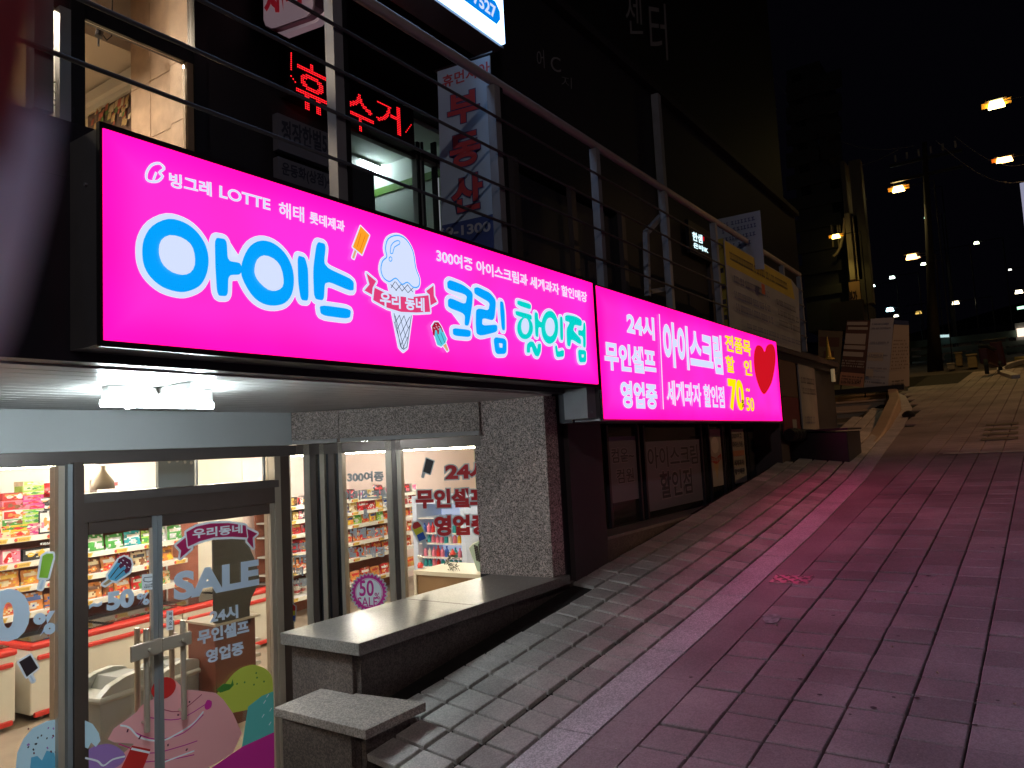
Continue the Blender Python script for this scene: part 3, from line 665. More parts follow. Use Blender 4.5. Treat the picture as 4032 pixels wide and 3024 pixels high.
rib = M('crimson_vinyl', (.45, .02, .12), .5, es=.04, ecol=(.7, .03, .2)); rpts = [(1205, 130), (1270, 95), (1360, 75), (1480, 72), (1590, 88), (1600, 165), (1500, 160), (1380, 165), (1290, 190), (1215, 225)]
R0 = [GF.at(*T('c7', *p)) for p in rpts]; R1 = [GF.at(*T('c7', *p)) for p in ((1140, 215), (1200, 165), (1215, 240), (1240, 235), (1165, 300), (1172, 250))]; R2 = [GF.at(*T('c7', *p)) for p in ((1600, 110), (1665, 140), (1635, 165), (1640, 235), (1600, 190))]
for q in (R1, R2, R0): A.poly(grow(q, .015), stick_w, local=True)
for q in (R1, R2): A.poly(q, rib, local=True)
A.poly(grow(R0, .008), stick_w, local=True); A.poly(R0, rib, local=True); slant('우리동네', stick_w, (1245, 175), (1570, 140), (1245, 110), 'c7', .035)
vred = M('red_vinyl', (.62, .03, .03), .5, es=.05); vyel = M('yellow_vinyl', (.7, .6, .03), .5, es=.05); vblu = M('blue_vinyl', (.03, .10, .5), .5, es=.05); vgrn = M('green_vinyl', (.28, .55, .05), .5, es=.08); vsky = M('sky_vinyl', (.12, .45, .70), .5, es=.08)  # coloured vinyls carry a slight added glow, as if lit from behind
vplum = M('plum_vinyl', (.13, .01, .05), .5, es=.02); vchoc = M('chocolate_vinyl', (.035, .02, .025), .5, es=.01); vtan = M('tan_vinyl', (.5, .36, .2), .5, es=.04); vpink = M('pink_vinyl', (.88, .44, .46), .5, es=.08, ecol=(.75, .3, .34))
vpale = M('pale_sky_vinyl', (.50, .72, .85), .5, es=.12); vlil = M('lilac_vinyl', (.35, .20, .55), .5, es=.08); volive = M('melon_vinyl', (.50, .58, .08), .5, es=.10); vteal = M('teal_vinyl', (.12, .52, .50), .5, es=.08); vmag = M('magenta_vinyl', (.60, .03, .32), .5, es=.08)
lolly(A, GF, 'c7', ((765, 310), (800, 290), (840, 310), (850, 340), (835, 390), (750, 448), (700, 435), (695, 410)), ((705, 435), (720, 448), (680, 475), (662, 468)), vsky, (((765, 355), (712, 425)), ((800, 375), (742, 432))), ((765, 305), (800, 288), (842, 310), (850, 340), (838, 380), (812, 400), (800, 380), (815, 360), (800, 350), (775, 368), (765, 350), (780, 330), (758, 330)), vplum, vchoc, ow=.012, Wm=stick_w, sm=vtan)
for p in ((790, 310), (815, 325), (800, 345), (825, 355), (775, 325)): A.line([p, (p[0] + 10, p[1] + 6)], .005, stick_w, k='c7')
A.poly([(915, 405), (1000, 398), (1000, 500), (915, 507)], stick_w, k='c7')
nv = M('dark_ink', (.02, .03, .06), .6)
A.line([(930, 425), (985, 420), (985, 445), (960, 453), (930, 450)], .004, nv, k='c7', closed=True); A.line([(928, 430), (922, 440), (930, 448)], .003, nv, k='c7'); A.line([(987, 424), (993, 434), (987, 443)], .003, nv, k='c7')
A.text('마스크를', nv, (935, 480), (985, 475), (935, 468), k='c7', bold=.02); A.text('착용해주세요', nv, (928, 495), (992, 489), (928, 483), k='c7', bold=.02)
A.poly([(1073, 640), (1117, 635), (1117, 762), (1073, 767)], stick_w, k='c7')
for i, ch in enumerate('미세요'): A.text(ch, nv, (1090, 672 + 30 * i), (1108, 671 + 30 * i), (1090, 650 + 30 * i), k='c7', bold=.03)
A.line([(1083, 752), (1110, 748)], .004, nv, k='c7')
# giant sundae graphic at the foot of the right leaf
k = 'c7'
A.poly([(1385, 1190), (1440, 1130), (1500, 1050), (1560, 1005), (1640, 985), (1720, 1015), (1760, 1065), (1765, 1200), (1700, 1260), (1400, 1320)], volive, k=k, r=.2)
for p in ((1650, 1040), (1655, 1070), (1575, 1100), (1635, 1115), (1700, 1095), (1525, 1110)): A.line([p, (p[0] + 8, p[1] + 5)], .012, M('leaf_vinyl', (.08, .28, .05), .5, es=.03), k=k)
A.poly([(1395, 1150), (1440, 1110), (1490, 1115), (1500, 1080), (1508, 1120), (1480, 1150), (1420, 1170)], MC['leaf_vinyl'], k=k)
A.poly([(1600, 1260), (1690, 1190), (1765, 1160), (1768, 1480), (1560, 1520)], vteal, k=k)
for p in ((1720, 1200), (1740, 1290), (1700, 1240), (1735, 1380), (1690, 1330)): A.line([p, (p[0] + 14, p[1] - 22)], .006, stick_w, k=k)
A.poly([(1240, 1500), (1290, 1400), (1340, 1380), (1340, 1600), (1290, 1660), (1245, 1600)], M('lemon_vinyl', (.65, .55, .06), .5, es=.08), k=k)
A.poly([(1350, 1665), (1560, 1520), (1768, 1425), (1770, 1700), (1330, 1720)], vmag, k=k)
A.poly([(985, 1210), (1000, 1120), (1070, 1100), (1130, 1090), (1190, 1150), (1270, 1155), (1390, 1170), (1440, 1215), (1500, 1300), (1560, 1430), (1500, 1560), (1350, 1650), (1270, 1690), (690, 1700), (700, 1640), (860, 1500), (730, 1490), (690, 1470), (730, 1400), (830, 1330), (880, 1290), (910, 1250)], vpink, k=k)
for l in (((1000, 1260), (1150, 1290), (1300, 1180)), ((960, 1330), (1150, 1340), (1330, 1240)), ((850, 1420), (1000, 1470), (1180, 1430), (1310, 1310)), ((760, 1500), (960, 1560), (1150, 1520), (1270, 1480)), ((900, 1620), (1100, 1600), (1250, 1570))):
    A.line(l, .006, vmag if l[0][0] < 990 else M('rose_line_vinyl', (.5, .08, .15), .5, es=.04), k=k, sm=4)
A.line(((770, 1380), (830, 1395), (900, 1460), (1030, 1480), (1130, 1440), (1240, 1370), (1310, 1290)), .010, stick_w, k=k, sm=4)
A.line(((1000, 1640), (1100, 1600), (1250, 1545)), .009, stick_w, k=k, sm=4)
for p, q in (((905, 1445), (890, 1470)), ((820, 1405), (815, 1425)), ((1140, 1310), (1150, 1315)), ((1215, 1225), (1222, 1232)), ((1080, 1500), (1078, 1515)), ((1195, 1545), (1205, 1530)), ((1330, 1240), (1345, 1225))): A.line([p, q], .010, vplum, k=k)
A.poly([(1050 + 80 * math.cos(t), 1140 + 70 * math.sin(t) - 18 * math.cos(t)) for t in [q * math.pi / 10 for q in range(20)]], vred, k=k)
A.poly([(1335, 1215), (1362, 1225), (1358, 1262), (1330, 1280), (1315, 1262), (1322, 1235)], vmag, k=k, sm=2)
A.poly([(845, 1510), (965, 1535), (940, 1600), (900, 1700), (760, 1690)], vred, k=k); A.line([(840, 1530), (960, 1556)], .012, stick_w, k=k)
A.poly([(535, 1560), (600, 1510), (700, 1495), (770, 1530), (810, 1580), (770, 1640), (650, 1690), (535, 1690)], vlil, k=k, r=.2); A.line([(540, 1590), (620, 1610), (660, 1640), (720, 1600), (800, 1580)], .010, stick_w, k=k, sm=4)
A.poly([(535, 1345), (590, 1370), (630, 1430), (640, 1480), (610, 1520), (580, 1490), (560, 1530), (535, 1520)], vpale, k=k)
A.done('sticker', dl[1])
# left window stickers
A = Art(YP(4.598), .0005, .0002); A.au = ('sticker', sf)
slant('0', sticker, (-95, 855), (192, 845), (-90, 505), 'c7', .055); slant('%', sticker, (215, 812), (362, 790), (212, 660), 'c7', .05)
lolly(A, A.fr, 'c7', ((275, 285), (300, 270), (340, 270), (345, 290), (308, 428), (252, 425)), ((272, 440), (285, 442), (268, 500), (250, 495)), vgrn, ow=.012, Wm=stick_w, sm=sticker)
lolly(A, A.fr, 'c7', ((122, 972), (195, 928), (245, 1010), (172, 1068)), ((190, 1062), (200, 1058), (220, 1095), (210, 1100)), vchoc, ow=.010, Wm=stick_w, sm=sticker)
A.poly([(100, 1660), (110, 1560), (150, 1470), (210, 1400), (300, 1355), (410, 1335), (430, 1340), (430, 1700), (80, 1700)], vpale, k='c7')
A.poly([(190, 1690), (200, 1590), (240, 1580), (270, 1610), (300, 1545), (350, 1560), (365, 1640), (420, 1600), (430, 1700)], vsky, k='c7')
for i in range(22):
    x = random.uniform(150, 410); y = random.uniform(1380, 1560) + (abs(x - 300) * .1); A.line([(x, y), (x + random.uniform(-8, 8), y + 12)], .007, random.choice((vplum, nv, vlil)), k='c7')
A.done('sticker', sf)
# diagonal pane stickers
DP = Fr(DG.p(0, 0, -.03), DG.u, DG.n); A = Art(DP, .0005, .0002); A.au = ('sticker', sf); vsil = M('silver_vinyl', (.50, .54, .58), .5, es=.10); vrd = M('signal_red_vinyl', (.55, .015, .02), .5, es=.06, ecol=(.8, .02, .03))  # weak emission in these vinyls imitates backlight from the shop
for st, BL, BR, TL in (('300여종', (905, 490), (1258, 485), (903, 390)), ('아이스크림', (862, 668), (1305, 660), (862, 570)), ('&', (1055, 842), (1118, 842), (1055, 745)), ('세계과자', (912, 1035), (1275, 1030), (912, 930)), ('할인매장', (912, 1218), (1280, 1215), (912, 1115)),
                       ('빙그레', (262, 1165), (525, 1150), (262, 1080)), ('LOTTE', (272, 1285), (515, 1262), (272, 1205)), ('해태', (332, 1400), (478, 1388), (332, 1315)), ('왕사탕', (330, 1500), (520, 1490), (330, 1425))):
    slant(st, vsil, BL, BR, TL, 'w', .045)
for st, BL, BR, TL, bo in (('24시', (1855, 475), (2285, 462), (1855, 300), .05), ('무인셀프', (1570, 745), (2270, 735), (1568, 560), .05), ('영업중', (1750, 1010), (2290, 1000), (1748, 812), .05)):
    slant(st, vrd, BL, BR, TL, 'w', bo, outline=vsil, ow=.11)
lolly(A, DP, 'w', ((1672, 258), (1742, 285), (1705, 410), (1640, 385)), ((1640, 395), (1650, 398), (1640, 440), (1630, 435)), vchoc, ow=.008, Wm=vsil, sm=vsil)
lolly(A, DP, 'w', ((1548, 880), (1590, 868), (1620, 900), (1668, 1030), (1600, 1062), (1535, 930)), ((1635, 1055), (1652, 1048), (1668, 1100), (1655, 1108)), vyel, ow=.012, Wm=vsil, sm=vsil)
A.poly([(1548, 880), (1590, 868), (1620, 905), (1620, 915), (1555, 945), (1535, 920)], vred, k='w', r=.15); A.poly([(1578, 1000), (1640, 965), (1668, 1030), (1600, 1062)], vblu, k='w')
lolly(A, DP, 'w', ((300 + 0, 2170 - 560), (330, 2150 - 560), (355, 2150 - 560)), ((0, 0), (1, 0), (0, 1)), vred, ow=.0001, Wm=vsil, sm=vsil) if 0 else None
ctr = T('w', 1105, 1560); rr = D(*ctr); star = []
for q in range(56):
    t = q * 2 * math.pi / 56; rad = .118 if q % 2 else .136; star.append((rr[0] + rad * math.cos(t) * 1.0, rr[1] + rad * math.sin(t)))
A.poly(grow(star, .008), vsil, local=True); A.poly(star, vmag, local=True); A.poly([(rr[0] + .103 * math.cos(t), rr[1] + .103 * math.sin(t)) for t in [q * math.pi / 16 for q in range(32)]], stick_w, local=True)
A.line([(rr[0] + .098 * math.cos(t), rr[1] + .098 * math.sin(t)) for t in [q * math.pi / 16 for q in range(32)]], .003, vmag, closed=True, local=True)
slant('50', vmag, (1025, 1590), (1165, 1590), (1025, 1435), 'w', .02); slant('%', vmag, (1172, 1620), (1222, 1620), (1172, 1555), 'w', .01); slant('SALE', vmag, (1010, 1690), (1200, 1690), (1010, 1600), 'w', .01)
LB = [DP.at(*p) for p in ((1132, 2430), (1130, 2385), (1150, 2370), (1166, 2388), (1164, 2432), (1148, 2445))]
lolly(A, DP, 0, ((1131, 2443), (1131, 2385), (1148, 2372), (1166, 2387), (1163, 2443)), ((1143, 2450), (1150, 2450), (1148, 2478), (1141, 2478)), vyel, ow=.008, Wm=vsil, sm=vsil)
A.poly([(1131, 2405), (1131, 2385), (1148, 2372), (1166, 2387), (1166, 2403)], vred); A.poly([(1131, 2443), (1131, 2423), (1165, 2422), (1163, 2443)], vblu)
A.done('sticker', sf)
# ================================================================== CANOPY LAMP
lamp = thing('ceiling_lamp', 'crossed pair of white LED battens glowing under the canopy', 'lamp', (1.95, 3.26, SO))
ledm = neon('led_cool_tube', (232, 250, 255), 125.0); 
MB().box(1.70, 2.20, 3.235, 3.285, SO - .055, SO - .002).build('housing', whitep, lamp)
MB().bar((1.93, 2.95, SO - .018), (1.975, 3.57, SO - .018), .05, .03).build('housing', whitep, lamp)
MB().tube([(1.685, 3.26, SO - .075), (2.215, 3.26, SO - .075)], .016, 12).build('tube', ledm, lamp, smooth=True)
MB().tube([(1.93, 2.93, SO - .055), (1.978, 3.59, SO - .055)], .016, 12).build('tube', ledm, lamp, smooth=True)
# ================================================================== SHOP INTERIOR
room = thing('shop_room', '', '', (6, 7, -2.3)); del room['label']; del room['category']; room['kind'] = 'structure'
def SPl(y0): c = 1 / math.hypot(1, .105); return Fr((0, y0, 0), (c, .105 * c, 0), (.105 * c, -c, 0))
SB, SS, SZ = SPl(8.95), SPl(8.4), SPl(7.6)
MB().box(-1, 14, 4.62, 11, -2.34, -2.3).build('floor', floor_in, room); MB().box(4.75, 14, 3.3, 4.619, -2.34, -2.3).build('floor', floor_in, room)
MB().box(-1, 3.8, 4.72, 11, .30, .36).box(3.8, 14, 4.72, 11, .30, .36).box(4.72, 14, 3.3, 4.719, .30, .36).build('ceiling', wallcream, room)
b = MB(); b.fbox(SB, -1, 6.0, -2.3, .3, -.1, 0); b.build('wall', wallpink, room)
MB().fbox(SB, 6.003, 7.1, -2.3, .3, -.1, 0).build('wall', wallcream, room); MB().fbox(SB, 7.103, 14, -2.3, .3, -.1, 0).build('wall', wallpink, room)
MB().box(-1.1, -1.0, 4.62, 9.2, -2.3, .3).build('wall', wallcream, room); MB().box(13.6, 13.7, 3.3, 10.6, -2.3, .3).build('wall', wallcream, room); MB().box(5.225, 13.6, 3.22, 3.28, -2.3, .3).build('wall', wallcream, room)
tubeL = neon('led_warm_tube', (255, 244, 214), 80.0); fillL = neon('led_fill_tube', (255, 250, 240), 280.0)
def batten(name, label, p, q, m=tubeL, r=.02, stems=True, rail=.05, wd=.03):
    p, q = Vector(p), Vector(q); t = thing(name, label, 'lamp', tuple((p + q) / 2), 'tube lights inside the shop')
    MB().tube([p, q], r, 10).build('tube', m, t, smooth=True)
    MB().bar(p + Vector((0, 0, rail)), q + Vector((0, 0, rail)), wd, .035).build('housing', whitep, t)
    b = MB()
    for k in (.15, .85): c = p.lerp(q, k); b.bar(c + Vector((0, 0, rail + .01)), (c.x, c.y, .3), .012, .012, up=(1, 0, 0))
    b.build('stem', whitep, t); return t
Pt = YP(6.2)
def tp(x, y, pl): a, z = pl.at(x, y); return pl.p(a, z)
batten('tube_light', 'long glowing tube light above the left shop window', tp(-250, 1851, Pt), tp(268, 1826, Pt))
batten('tube_light', 'long glowing tube light seen through the glass above the doors', tp(300, 1824, Pt), tp(622, 1804, Pt))
batten('tube_light', 'glowing tube light right of the grey panel over the doors', tp(772, 1799, Pt), tp(1062, 1790, Pt))
batten('tube_light', 'glowing tube light over the narrow pane beside the folding screens', tp(1095, 1787, Pt), tp(1240, 1790, Pt))
batten('tube_light', 'glowing tube light above the pane with the round sale sticker', tp(1262, 1783, YP(5.9)), tp(1562, 1772, YP(5.9)))
batten('tube_light', 'glowing tube light above the red twenty four hour sticker', tp(1585, 1768, YP(5.7)), tp(1880, 1758, YP(5.7)))
for i, (x, y) in enumerate(((2.2, 7.9), (4.9, 8.1), (7.6, 8.2), (9.0, 5.2), (11.2, 8.2))):  # extra unseen tubes, added as fill to brighten the shop inside
    batten('tube_light', ('unseen fill tube added deep in the shop above the chest freezers', 'unseen fill tube added over the middle aisle of the shop', 'unseen fill tube added over the snack shelves', 'unseen fill tube added over the counter', 'unseen fill tube added at the far end of the shop')[i], (x - .55, y, .262), (x + .55, y, .262), fillL, rail=.022)
# grey electric panel hung in the transom window
pf = YP(5.0); t = thing('metal_panel', 'grey perforated metal panel hanging behind the transom glass', 'panel', tuple(pf.p(*pf.at(695, 1860))))
a0, z1 = pf.at(622, 1795); a1, z0 = pf.at(768, 1925)
MB().fbox(pf, a0, a1, z0 - .05, z1 + .02, -.03, 0).build('plate', M('grey_enamel', (.30, .34, .36), .45), t)
b = MB()
for px, py in ((665, 1818), (697, 1814), (727, 1820), (752, 1822)):
    q = pf.p(*pf.at(px, py), .001); b.tube([q, q + pf.n * .004], .012, 8)
b.build('hole', whitep, t)
t = thing('hanging_shade', 'pale conical lamp shade hanging on a loop behind the transom glass', 'shade', tuple(tp(405, 1880, YP(6.0))))
c = tp(405, 1880, YP(6.0)); MB().lathe((c.x, c.y, c.z), [(.085, -.09), (.08, -.03), (.035, .03), (.018, .06), (.016, .09)], 14).build('shade', M('pale_shade', (.55, .46, .38), .7), t, smooth=True)
MB().tube([c + Vector((-.03, 0, .08)), c + Vector((-.03, 0, .15)), c + Vector((0, 0, .18)), c + Vector((.03, 0, .15)), c + Vector((.03, 0, .08))], .005, 6).build('loop', whitep, t)
# ---- freezers
def freezer(a0, a1, label, dep=.75):
    t = thing('chest_freezer', label, 'freezer', tuple(SZ.p((a0 + a1) / 2, -2.3, -.4)), 'red and white chest freezers in a row')
    MB().fbox(SZ, a0, a1, -2.235, -1.72, -dep, 0).build('body', cream, t, bevel=.012)
    MB().fbox(SZ, a0 - .01, a1 + .01, -1.645, -1.585, -dep, .022).build('rim', redp, t, bevel=.02)
    MB().fbox(SZ, a0 + .002, a1 - .002, -1.72, -1.645, -dep + .01, .004).build('collar', cream, t)
    MB().fbox(SZ, a0 + .06, a1 - .03, -1.745, -1.70, -.01, .03).build('bumper', redp, t, bevel=.012)
    MB().fbox(SZ, a0 + .03, a1 - .03, -2.262, -2.215, -.01, .025).build('skirting', redp, t, bevel=.01)
    MB().fbox(SZ, a0 + .05, a1 - .05, -1.70, -1.60, -dep + .05, -.05).build('frozen_goods', M('freezer_inside', (.30, .08, .07), .6, var=.5, scale=6), t)
    MB().fbox(SZ, a0 + .04, (a0 + a1) / 2 + .03, -1.578, -1.570, -dep + .04, -.03).fbox(SZ, (a0 + a1) / 2 - .03, a1 - .04, -1.566, -1.558, -dep + .04, -.03).build('glass_lid', pane_m, t)
    b = MB()
    for a in (a0 + .12, a1 - .12):
        q = SZ.p(a, -2.27, -.05); b.tube([q - SZ.u * .015, q + SZ.u * .015], .03, 10)
    b.build('wheel', M('grey_rubber', (.25, .25, .24), .6), t)
    return t
sA = SZ.at(120, 2530)[0]; sB = SZ.at(62, 2555)[0]
freezer(sB - 1.7, sB, 'red rimmed chest freezer at the left edge, behind the big zero sticker')
freezer(sA, sA + 1.66, 'red rimmed chest freezer behind the left door and the grey bins'); freezer(sA + 1.67, sA + 3.2, 'red rimmed chest freezer beyond the sale lettering on the right door')
# ---- shelving with price rails
PK = {}; RB = random.Random(5)
def pack_mesh(kind, v):
    if (kind, v) in PK: return PK[(kind, v)]
    b = MB()
    if kind == 'box':
        b.box(-.5, .5, 0, 1, 0, 1); rr_ = random.Random(v * 7 + 3); b.cur = 1
        if v % 3 == 0: b.face([(-.42, -.012, .55), (.42, -.012, .55), (.42, -.012, .86), (-.42, -.012, .86)])
        elif v % 3 == 1: b.face([(-.45, -.012, .08), (.1, -.012, .08), (-.05, -.012, .9), (-.45, -.012, .9)])
        else: b.face([(-.5, -.012, .3), (.5, -.012, .45), (.5, -.012, .75), (-.5, -.012, .6)])
        for q in range(3):
            b.cur = 2; cx_, cz = rr_.uniform(-.3, .3), rr_.uniform(.2, .6); n = 9; b.face([(cx_ + rr_.uniform(.08, .17) * math.cos(t), -.016 - q * .002, cz + .2 * math.sin(t)) for t in [k * 2 * math.pi / n for k in range(n)]])
        for q in range(7):
            b.cur = 1 + q % 2; x_ = rr_.uniform(-.42, .3); z_ = rr_.uniform(.1, .85); b.face([(x_, -.024, z_), (x_ + rr_.uniform(.05, .2), -.024, z_), (x_ + .1, -.024, z_ + .09), (x_, -.024, z_ + .09)])
    else:                                          # pillow bag, crimped top and bottom
        N = 9; K = 9; g = []
        for s in (-1, 1):
            for j in range(K + 1):
                for i in range(N + 1):
                    x = i / N - .5; z = j / K; f = (1 - (2 * abs(x)) ** 2.5) ** .6 * (math.sin(math.pi * min(1, max(0, (z - .06) / .88))) ** .55 if .06 < z < .94 else 0)
                    wx = x * (1 - .07 * f) + .015 * math.sin(9 * z + v); y = .5 + s * .5 * f * (1 + .13 * math.sin(7 * x + 5 * z + 2 * v))
                    g.append((wx, y, z + (.02 * math.sin(6 * x + v) if j == K else 0)))
        b.v = g; M_ = (N + 1) * (K + 1)
        for s in (0, 1):
            for j in range(K):
                for i in range(N):
                    q = [s * M_ + j * (N + 1) + i, s * M_ + j * (N + 1) + i + 1, s * M_ + (j + 1) * (N + 1) + i + 1, s * M_ + (j + 1) * (N + 1) + i]
                    b.f.append(q if s == 0 else q[::-1])
                    cz = (j + .5) / K; cx_ = (i + .5) / N - .5
                    mi = 0
                    if s == 0 and .52 < cz < .82 and abs(cx_) < .36: mi = 1
                    if s == 0 and cz < .45 and (cx_ + .2 * (v % 3 - 1)) ** 2 + (cz - .28) ** 2 < .05: mi = 2
                    if s == 0 and RB.random() < .16: mi = RB.choice((1, 2))
                    b.mi.append(mi)
    me = bpy.data.meshes.new(kind); me.from_pydata(b.v, [], b.f); me.polygons.foreach_set('material_index', b.mi)
    for _ in range(3): me.materials.append(None)
    if kind == 'bag': me.polygons.foreach_set('use_smooth', [True] * len(b.f))
    me.update(); PK[(kind, v)] = me; return me
PC = {'red': (.55, .02, .02), 'orange': (.68, .25, .06), 'yellow': (.80, .50, .04), 'green': (.06, .28, .05), 'lime green': (.35, .55, .08), 'teal': (.02, .30, .32), 'blue': (.03, .10, .42), 'white': (.75, .72, .66),
      'black': (.02, .018, .02), 'brown': (.22, .08, .03), 'pink': (.75, .20, .28), 'magenta': (.55, .03, .22), 'cream': (.78, .66, .42), 'dark red': (.22, .01, .015), 'silver': (.5, .5, .52), 'gold': (.55, .36, .08)}
def pm(c): return M('pack_' + c.replace(' ', '_'), PC[c], .32, var=.25, scale=14)
counts = {}
ORD = ['top', 'second', 'third', 'fourth', 'fifth', 'lowest']
def pack(fr, a, z, wd, hg, dp, kind, col, c2, c3, where, off=0, lean=0):
    me = pack_mesh('box' if kind == 'box' else 'bag', random.randrange(6)); nm = {'box': 'snack_box', 'bag': 'snack_bag', 'cup': 'noodle_cup'}[kind]
    if kind == 'cup': me = cup_mesh()
    o = bpy.data.objects.new(nm, me); C.objects.link(o)
    for i, cc in enumerate((col, c2, c3)):
        if i < len(o.material_slots): o.material_slots[i].link = 'OBJECT'; o.material_slots[i].material = pm(cc)
    o.matrix_world = Matrix.Translation(fr.p(a, z, off)) @ Matrix.Rotation(math.atan2(fr.u.y, fr.u.x) + random.gauss(0, .05), 4, 'Z') @ Matrix.Rotation(lean, 4, 'X') @ Matrix.Diagonal((wd, dp, hg, 1))
    word = {'box': 'snack box', 'bag': 'snack bag', 'cup': 'noodle cup'}[kind]
    key = (col, kind, where); counts[key] = counts.get(key, 0) + 1; n = counts[key]
    o['category'] = word; o['group'] = word + ('es' if kind == 'box' else 's') + ' on the shop shelves'
    o['_k'] = key; o['_n'] = n; PACKS.append((o, key, n, c2, a)); return o
PACKS = []
CUP = []
def cup_mesh():
    if not CUP:
        b = MB(); b.lathe((0, .5, 0), [(.36, 0), (.40, .1), (.5, .9), (.54, .92), (.54, 1.0)], 14); b.cur = 1; b.lathe((0, .5, 0), [(.425, .3), (.475, .7)], 14)
        me = bpy.data.meshes.new('cup'); me.from_pydata(b.v, [], b.f); me.polygons.foreach_set('material_index', b.mi)
        for _ in range(3): me.materials.append(None)
        me.update(); CUP.append(me)
    return CUP[0]
rail_m = M('price_rail', (.78, .74, .62), .5); tag_m = M('price_tag_yellow', (.75, .50, .10), .6); tagink = M('price_ink', (.42, .24, .05), .6); tagred = M('price_red', (.6, .08, .05), .6)
def shelf(parent, fr, a0, a1, z, dep=.38, tags=(), price='3000원', hgt=.055):
    MB().fbox(fr, a0, a1, z - .02, z, -dep, -.004).build('shelf_board', whitep, parent)
    rl_ = MB().fbox(fr, a0, a1, z - hgt, z, -.003, .012).build('price_rail', rail_m, parent)
    A = Art(fr, .0135, .0003)
    for a, pr in tags:
        A.poly([(a - .085, z - .05), (a + .065, z - .05), (a + .085, z - .006), (a - .065, z - .006)], tag_m, local=True)
        A.text(pr, tagink, (a - .045, z - .040), (a + .06, z - .040), (a - .045, z - .014), bold=.03, local=True)
        A.poly([(a - .072 + .018 * math.cos(t), z - .028 + .018 * math.sin(t)) for t in [k * math.pi / 5 for k in range(10)]], tagred, local=True)
    A.done('price_tag', rl_)
def fill(fr, a0, a1, z, seq, where, maxh=.2, off=-.06):
    a = a0
    i = 0
    while a < a1 - .05:
        kind, col, c2, c3, wd = seq[i % len(seq)]; i += 1
        wd *= random.uniform(.92, 1.08); h = {'box': .13, 'bag': .17, 'cup': .11}[kind] * random.uniform(.85, 1.12); h = min(h, maxh)
        if a + wd > a1 + .03: break
        pack(fr, a + wd / 2, z + .001, wd * .93, h, .05 if kind == 'bag' else (.11 if kind == 'box' else wd * .95), kind, col, c2, c3, where, off - (.0 if kind != 'cup' else .08), lean=-.12 if kind == 'bag' else 0)
        if kind == 'cup' and maxh > .2: pack(fr, a + wd / 2, z + .002 + h, wd * .93, h, wd * .95, kind, col, c2, c3, where, off - .08)
        a += wd
def A_(px, py, fr=SS): return fr.at(px, py)[0]
gA = thing('wall_shelving', 'white wall shelving of snacks behind the freezers, seen through the left window and doors', 'shelving', tuple(SS.p(4.5, -2.3, -.2)))
MB().fbox(SS, A_(-60, 2100), A_(860, 2100), -2.3, -.635, -.42, -.40).build('back_panel', M('shelf_back_brown', (.30, .10, .06), .8, var=.2), gA)
aL, aM, aR = A_(-60, 2100), A_(286, 2100), A_(735, 2100)
for zz, pr in ((-.632, '3000원'), (-.896, '3000원'), (-1.143, '2000원'), (-1.423, '2000원')):
    tg = [(A_(p, 2100), pr) for p in (-5, 88, 215, 335, 475, 590, 705)]
    shelf(gA, SS, aL, aM, zz, tags=tg[:3]); shelf(gA, SS, aM + .01, aR, zz, tags=tg[3:])
b = MB()
for a in (aL, aM, aR): b.fbox(SS, a - .012, a + .012, -2.3, .02, -.4, -.385)
b.build('upright', whitep, gA)
gB = thing('wall_shelving', 'white wall shelving of red noodle packs seen through the narrow pane beside the door', 'shelving', tuple(SS.p(8.5, -2.3, -.2)))
bL, bR = A_(1085, 2100), A_(1345, 2100); cR = A_(1660, 2000)
MB().fbox(SS, bL, cR, -2.3, -.56, -.42, -.40).build('back_panel', MC['shelf_back_brown'], gB)
for i, zz in enumerate((-.66, -.87, -1.08, -1.36, -1.62, -2.0)):
    shelf(gB, SS, bL, bR if i < 2 else bR, zz, tags=[(A_(1150, 2100), '2000원')]); shelf(gB, SS, bR + .01, cR, zz, tags=[(A_(p, 2100), '2000원') for p in (1400, 1500)])
# stacked stock on the top shelf, left window
def stack(px, cols, wd, kind='box', hh=.062, fr=SS, z=-.632, where='top shelf', dp=.16):
    a = A_(px, 2000); zz = z + .001
    for cc in cols:
        h = hh * (cc[3] if len(cc) > 3 else 1)
        pack(fr, a, zz, wd, h - .002, dp, 'box', cc[0], cc[1], cc[2], where, -.03); zz += h
stack(8, [('cream', 'pink', 'red', 2.4), ('cream', 'white', 'gold', 1), ('cream', 'white', 'gold', 1), ('orange', 'yellow', 'red', .8)], .20)
stack(70, [('orange', 'cream', 'red', 1), ('yellow', 'green', 'red', 1), ('green', 'white', 'brown', 1), ('white', 'red', 'orange', 1.5), ('pink', 'red', 'brown', 1.6), ('red', 'orange', 'white', 1.3)], .27)
stack(138, [('pink', 'white', 'magenta', 1), ('pink', 'magenta', 'white', 1), ('lime green', 'silver', 'green', .8), ('lime green', 'silver', 'green', .8), ('lime green', 'silver', 'green', .8), ('magenta', 'pink', 'red', .8), ('magenta', 'pink', 'red', .8), ('magenta', 'pink', 'red', .8), ('lime green', 'cream', 'green', .8), ('lime green', 'cream', 'green', .8), ('cream', 'lime green', 'silver', .8)], .22)
stack(203, [('black', 'white', 'orange', 4.0), ('black', 'white', 'orange', 1.1), ('black', 'white', 'orange', 1.1)], .24)
pack(SS, A_(208, 2000), -.632 + .386, .30, .15, .10, 'bag', 'red', 'red', 'dark red', 'top stack', -.03)
stack(246, [('red', 'white', 'dark red', 3.5), ('brown', 'gold', 'red', 1.5)], .10)
stack(30, [('pink', 'cream', 'silver', 1)], .3, z=-.22) if 0 else None
